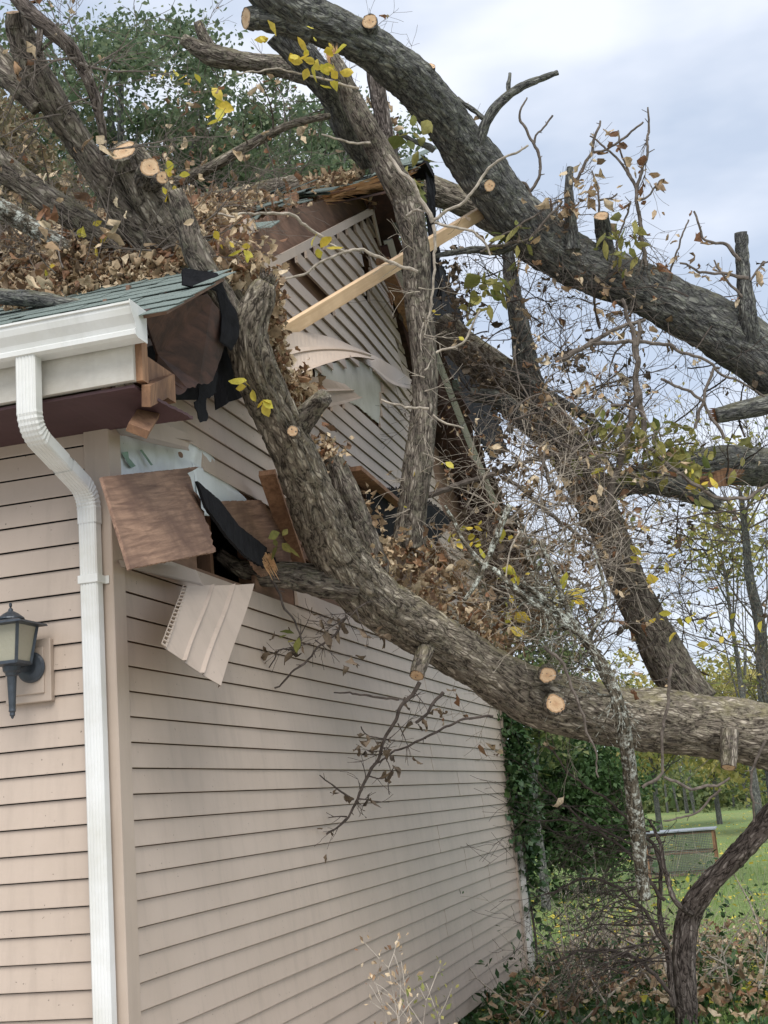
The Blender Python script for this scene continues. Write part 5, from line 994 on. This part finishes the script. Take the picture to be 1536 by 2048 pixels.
# grass: blades near the brush
ps = []
for i in range(26000):
    dpt = 9 + 26 * random.random() ** 1.6; px = random.uniform(1020, 1640); d = ray(px, 1800); p = CAM + d * dpt; x, y = p[0] + random.gauss(0, .3), p[1]
    ps.append((Vector((x, y, GZ)), Vector((random.gauss(0, .25), random.gauss(0, .25), 1)), 0))
gr = leafmesh('grass', [tuple(p[0]) for p in ps], [tuple(p[1]) for p in ps], RNG.normal(0, 1, (len(ps), 3)), RNG.uniform(.05, .13, len(ps)), M['grass'], None, asp=.10, curl=.4, seg=2); props(gr, 'short green lawn grass beyond the brush', 'grass', kind='stuff')
ps = [];
for i in range(1700):
    dpt = 10 + 50 * random.random() ** 1.5; p = CAM + ray(random.uniform(1020, 1640), 1800) * dpt; ps.append((p[0] + random.gauss(0, .3), p[1], GZ + random.uniform(.03, .08)))
fl = leafmesh('fallen_leaves', ps, RNG.normal(0, 1, (len(ps), 3)) * np.array([1, 1, .2]), np.tile([0, 0, 1.], (len(ps), 1)) + RNG.normal(0, .3, (len(ps), 3)), RNG.uniform(.06, .13, len(ps)), M['yellow'], None, asp=.7, curl=.3, seg=2); props(fl, 'yellow fallen leaves scattered over the lawn', 'fallen leaves', kind='stuff')
# ---------------------------------------------------------------- wire cage on the lawn
hc = PZ(1370, 1750, GZ); cg = empty('wire_hutch', hc, 'low wire mesh hutch with a flat grey lid standing on the lawn', 'hutch')
cw, chh, cdp = 1.25, .80, .8; M['wire'] = m_flat('galvanised_wire', (.20, .21, .20), .5, .2, 9, .1, .5)
q = MB(); q.box(hc + Vector((0, 0, chh + .02)), (cw + .12, cdp + .12, .03)); q.build('lid', m_flat('hutch_lid', (.30, .33, .37), .4, .2, 8, .1), cg, bevel=.004)
q = MB()
for sx_ in (-1, 1):
    for sy_ in (-1, 1): q.box(hc + Vector((sx_ * cw / 2, sy_ * cdp / 2, chh / 2)), (.045, .045, chh))
for sy_ in (-1, 1):
    for zz_ in (.04, .42, chh - .03): q.box(hc + Vector((0, sy_ * cdp / 2, zz_)), (cw, .03, .035))
for sx_ in (-1, 1): q.box(hc + Vector((sx_ * cw / 2, 0, .04)), (.03, cdp, .035)); q.box(hc + Vector((sx_ * cw / 2, 0, chh - .03)), (.03, cdp, .035))
q.box(hc + Vector((-cw / 2 - .012, -.1, chh * .5)), (.015, .5, chh * .9)); q.build('frame', M['oldlumber'], cg)
q = MB()
for yy in (-cdp / 2 - .018, cdp / 2 + .018):
    q = MB()
    for i in range(40): q.box(hc + Vector((-cw / 2 + cw * (i + .5) / 40, yy, chh / 2)), (.008, .008, chh * .95))
    for i in range(26): q.box(hc + Vector((0, yy, chh * (i + .5) / 26)), (cw, .007, .007))
    q.build('wire_mesh', M['wire'], cg)

# ---------------------------------------------------------------- trees beyond
def crown_pts(c, rad, nclump, per, cr, seed=0, holes=.0):
    rg = np.random.default_rng(seed); cl = rg.normal(0, 1, (nclump, 3)); cl /= np.linalg.norm(cl, axis=1)[:, None]; cl *= (rg.random((nclump, 1)) ** .45); cl = cl * np.array(rad)
    P_ = []
    for k in range(nclump):
        s_ = cr * rg.uniform(.5, 1.3); q = rg.normal(0, 1, (int(per * rg.uniform(.5, 1.5)), 3)) * s_ * np.array([1, 1, .55]) * .55; P_.append(cl[k] + q)
    return np.concatenate(P_) + np.array(c), cl + np.array(c)
def tree(label, base, h, crad, mat, ncl, per, cr, lsize, bark='bark_grey', seed=1, group=None, crz=None, trunk_r=.2, cat='tree', limbs=14, name='tree'):
    t = empty(name, base, label, cat, group); base = Vector(base); rz = crz or crad; cc = base + Vector((0, 0, h - rz))
    P_, cl = crown_pts(cc, (crad, crad, rz), ncl, per, cr, seed); rg = np.random.default_rng(seed + 5); n = len(P_)
    leafmesh('crown', P_, rg.normal(0, 1, (n, 3)), rg.normal(0, 1, (n, 3)) + np.array([0, 0, .8]), rg.uniform(lsize * .7, lsize * 1.3, n), M[mat], t, asp=.62, curl=.25, seg=1 if n > 30000 else 2) if False else leafmesh('crown', P_, rg.normal(0, 1, (n, 3)), rg.normal(0, 1, (n, 3)) + np.array([0, 0, .8]), rg.uniform(lsize * .7, lsize * 1.3, n), M[mat], t, asp=.62, curl=.25, seg=2)
    m_ = MB(); top = cc + Vector((0, 0, rz * .5)); pts = [base.lerp(top, i / 12) + Vector((noise.noise(Vector((i * .4, seed, 0))), noise.noise(Vector((i * .4, seed, 5))), 0)) * crad * .12 * i / 12 for i in range(13)]
    tube(m_, pts, [trunk_r * (1.25 - 1.0 * i / 12) for i in range(13)], 10)
    for k in range(min(limbs, len(cl))):
        e_ = Vector(cl[k]); s_ = pts[random.randint(4, 10)]; mid = s_.lerp(e_, .5) + Vector((0, 0, -.1 * (e_ - s_).length)); pp_, rr_ = spline([s_, mid, e_], [trunk_r * .38, trunk_r * .22, trunk_r * .06], .3); tube(m_, pp_, rr_, 6)
    m_.build('trunk', M[bark], t); return t
def at_px(px, dep):
    d = ray(px, 1500); p = CAM + d * dep; return (p[0], p[1], GZ)
def ztop(px, py, dep): return (CAM + ray(px, py) * dep)[2] - GZ
# large oaks behind the house
for (px, py0, dep, cr_, n_, sd_, lb, mt) in ((260, -180, 24, 3.6, 260, 3, 'broad dark green oak rising behind the left part of the roof', 'green'), (610, 0, 26, 2.8, 170, 9, 'dark green oak showing between the limbs behind the roof ridge', 'green'), (-60, 40, 19, 1.9, 90, 4, 'thin brown leaved tree at the left edge behind the roof', 'green_pale'), (760, 30, 30, 2.3, 105, 12, 'loose green tree crown peeping past the roof peak', 'green')):
    b = at_px(px, dep); h = ztop(px, py0, dep); tree(lb, b, h, cr_, mt, n_, 170, .58, .14, seed=sd_, crz=cr_ * 1.15, trunk_r=.28, limbs=40, group='oaks behind the house' if mt == 'green' else None, name='oak_tree' if mt == 'green' else 'tree')
# dense bush beyond the wall corner
b = at_px(1135, 22); tree('dense dark green bush standing on the lawn just past the house corner', b, ztop(1125, 1435, 22), 1.15, 'bush', 230, 70, .35, .11, seed=6, crz=1.55, trunk_r=.05, cat='bush', name='bush')
b = at_px(1060, 20); tree('tall green shrub seen behind the rear downspout and roof eave', b, ztop(1060, 1060, 20), .95, 'far_green', 90, 60, .40, .12, seed=16, crz=1.9, trunk_r=.06, cat='shrub', name='shrub')
# bare tree at the right and yellowing trees
bt = empty('bare_tree', at_px(1530, 22), 'nearly bare tree with fine spreading twigs at the right edge', 'tree'); base = Vector(at_px(1530, 22)); m_ = MB(); pp = []
trk = [base, PD(1528, 1380, 22), PD(1520, 1250, 22), PD(1500, 1160, 22), PD(1490, 1060, 22), PD(1480, 980, 22)]; a_, b_ = spline(trk, [.13, .11, .10, .08, .06, .03], .2); tube(m_, a_, b_, 8); m_.build('trunk', M['bark_grey'], bt); m_ = MB()
for i in range(40):
    k = random.randint(len(a_) // 3, len(a_) - 1); grow(m_, a_[k], Vector((random.gauss(-.3, 1), random.gauss(0, .8), random.uniform(.2, 1.4))), random.uniform(1.2, 2.8), random.uniform(.009, .018), 2, pp, bend=.18, up=.5, kids=(4, 7), seglen=.18, minr=.0035)
m_.build('twig', M['twig'], bt); leaves_at('leaves', pp, M['autumn'], bt, (.08, .14), (1, 2), .3, .6, .30, 2, .3, .1)
for (px, py0, dep, cr_, rz_, n_, sd_, lb, mt) in ((1300, 1300, 46, 2.4, 2.3, 70, 21, 'small yellow green tree between the crossing limb and the bare tree', 'autumn'), (1420, 1300, 50, 2.8, 2.5, 90, 22, 'rounded yellowing tree left of the bare tree', 'autumn'), (1540, 1280, 40, 2.4, 2.4, 80, 23, 'golden tree at the right edge behind the bare tree', 'autumn'), (1230, 1330, 60, 4.0, 3.4, 90, 24, 'pale tree behind the tangle of twigs', 'far_green'), (1480, 1420, 70, 4.0, 3.4, 80, 25, 'low green tree far across the lawn at the right', 'far_green'), (1500, 985, 34, 1.2, 1.2, 12, 26, 'tall thin crowned tree with sparse green leaves at the right edge', 'autumn')):
    tree(lb, at_px(px, dep), ztop(px, py0, dep), cr_, mt, n_, 60, .8, .22, seed=sd_, crz=rz_, trunk_r=.09, limbs=16, group='trees across the lawn')
# far wood line
P_ = []; 
for k in range(620):
    px = random.uniform(900, 1700); dep = random.uniform(75, 110); b = Vector(at_px(px, dep)); h = random.uniform(.6, 5.5) * (.7 + .3 * noise.noise(Vector((px * .02, 0, 0)))); c = b + Vector((0, 0, h * random.random())); P_.append(RNG.normal(0, 1, (70, 3)) * np.array([1.0, 1.0, .7]) + np.array(c))
P_ = np.concatenate(P_); P_[:, 2] = np.maximum(P_[:, 2], GZ + .1); n = len(P_); wl = leafmesh('woods', P_, RNG.normal(0, 1, (n, 3)), RNG.normal(0, 1, (n, 3)), RNG.uniform(.3, .6, n), M['far_green'], None, asp=.6, curl=.2, seg=2); props(wl, 'far wooded edge of the field, yellow and green', 'woods', kind='stuff')
m_ = MB()
for k in range(18):
    px = random.uniform(1000, 1640); dep = random.uniform(68, 80); b = Vector(at_px(px, dep)); tube(m_, [b, b + Vector((random.gauss(0, .1), 0, 1.5)), b + Vector((random.gauss(0, .3), 0, 4))], [.07, .06, .04], 6)
o = m_.build('woods_trunks', M['bark_grey'], wl)
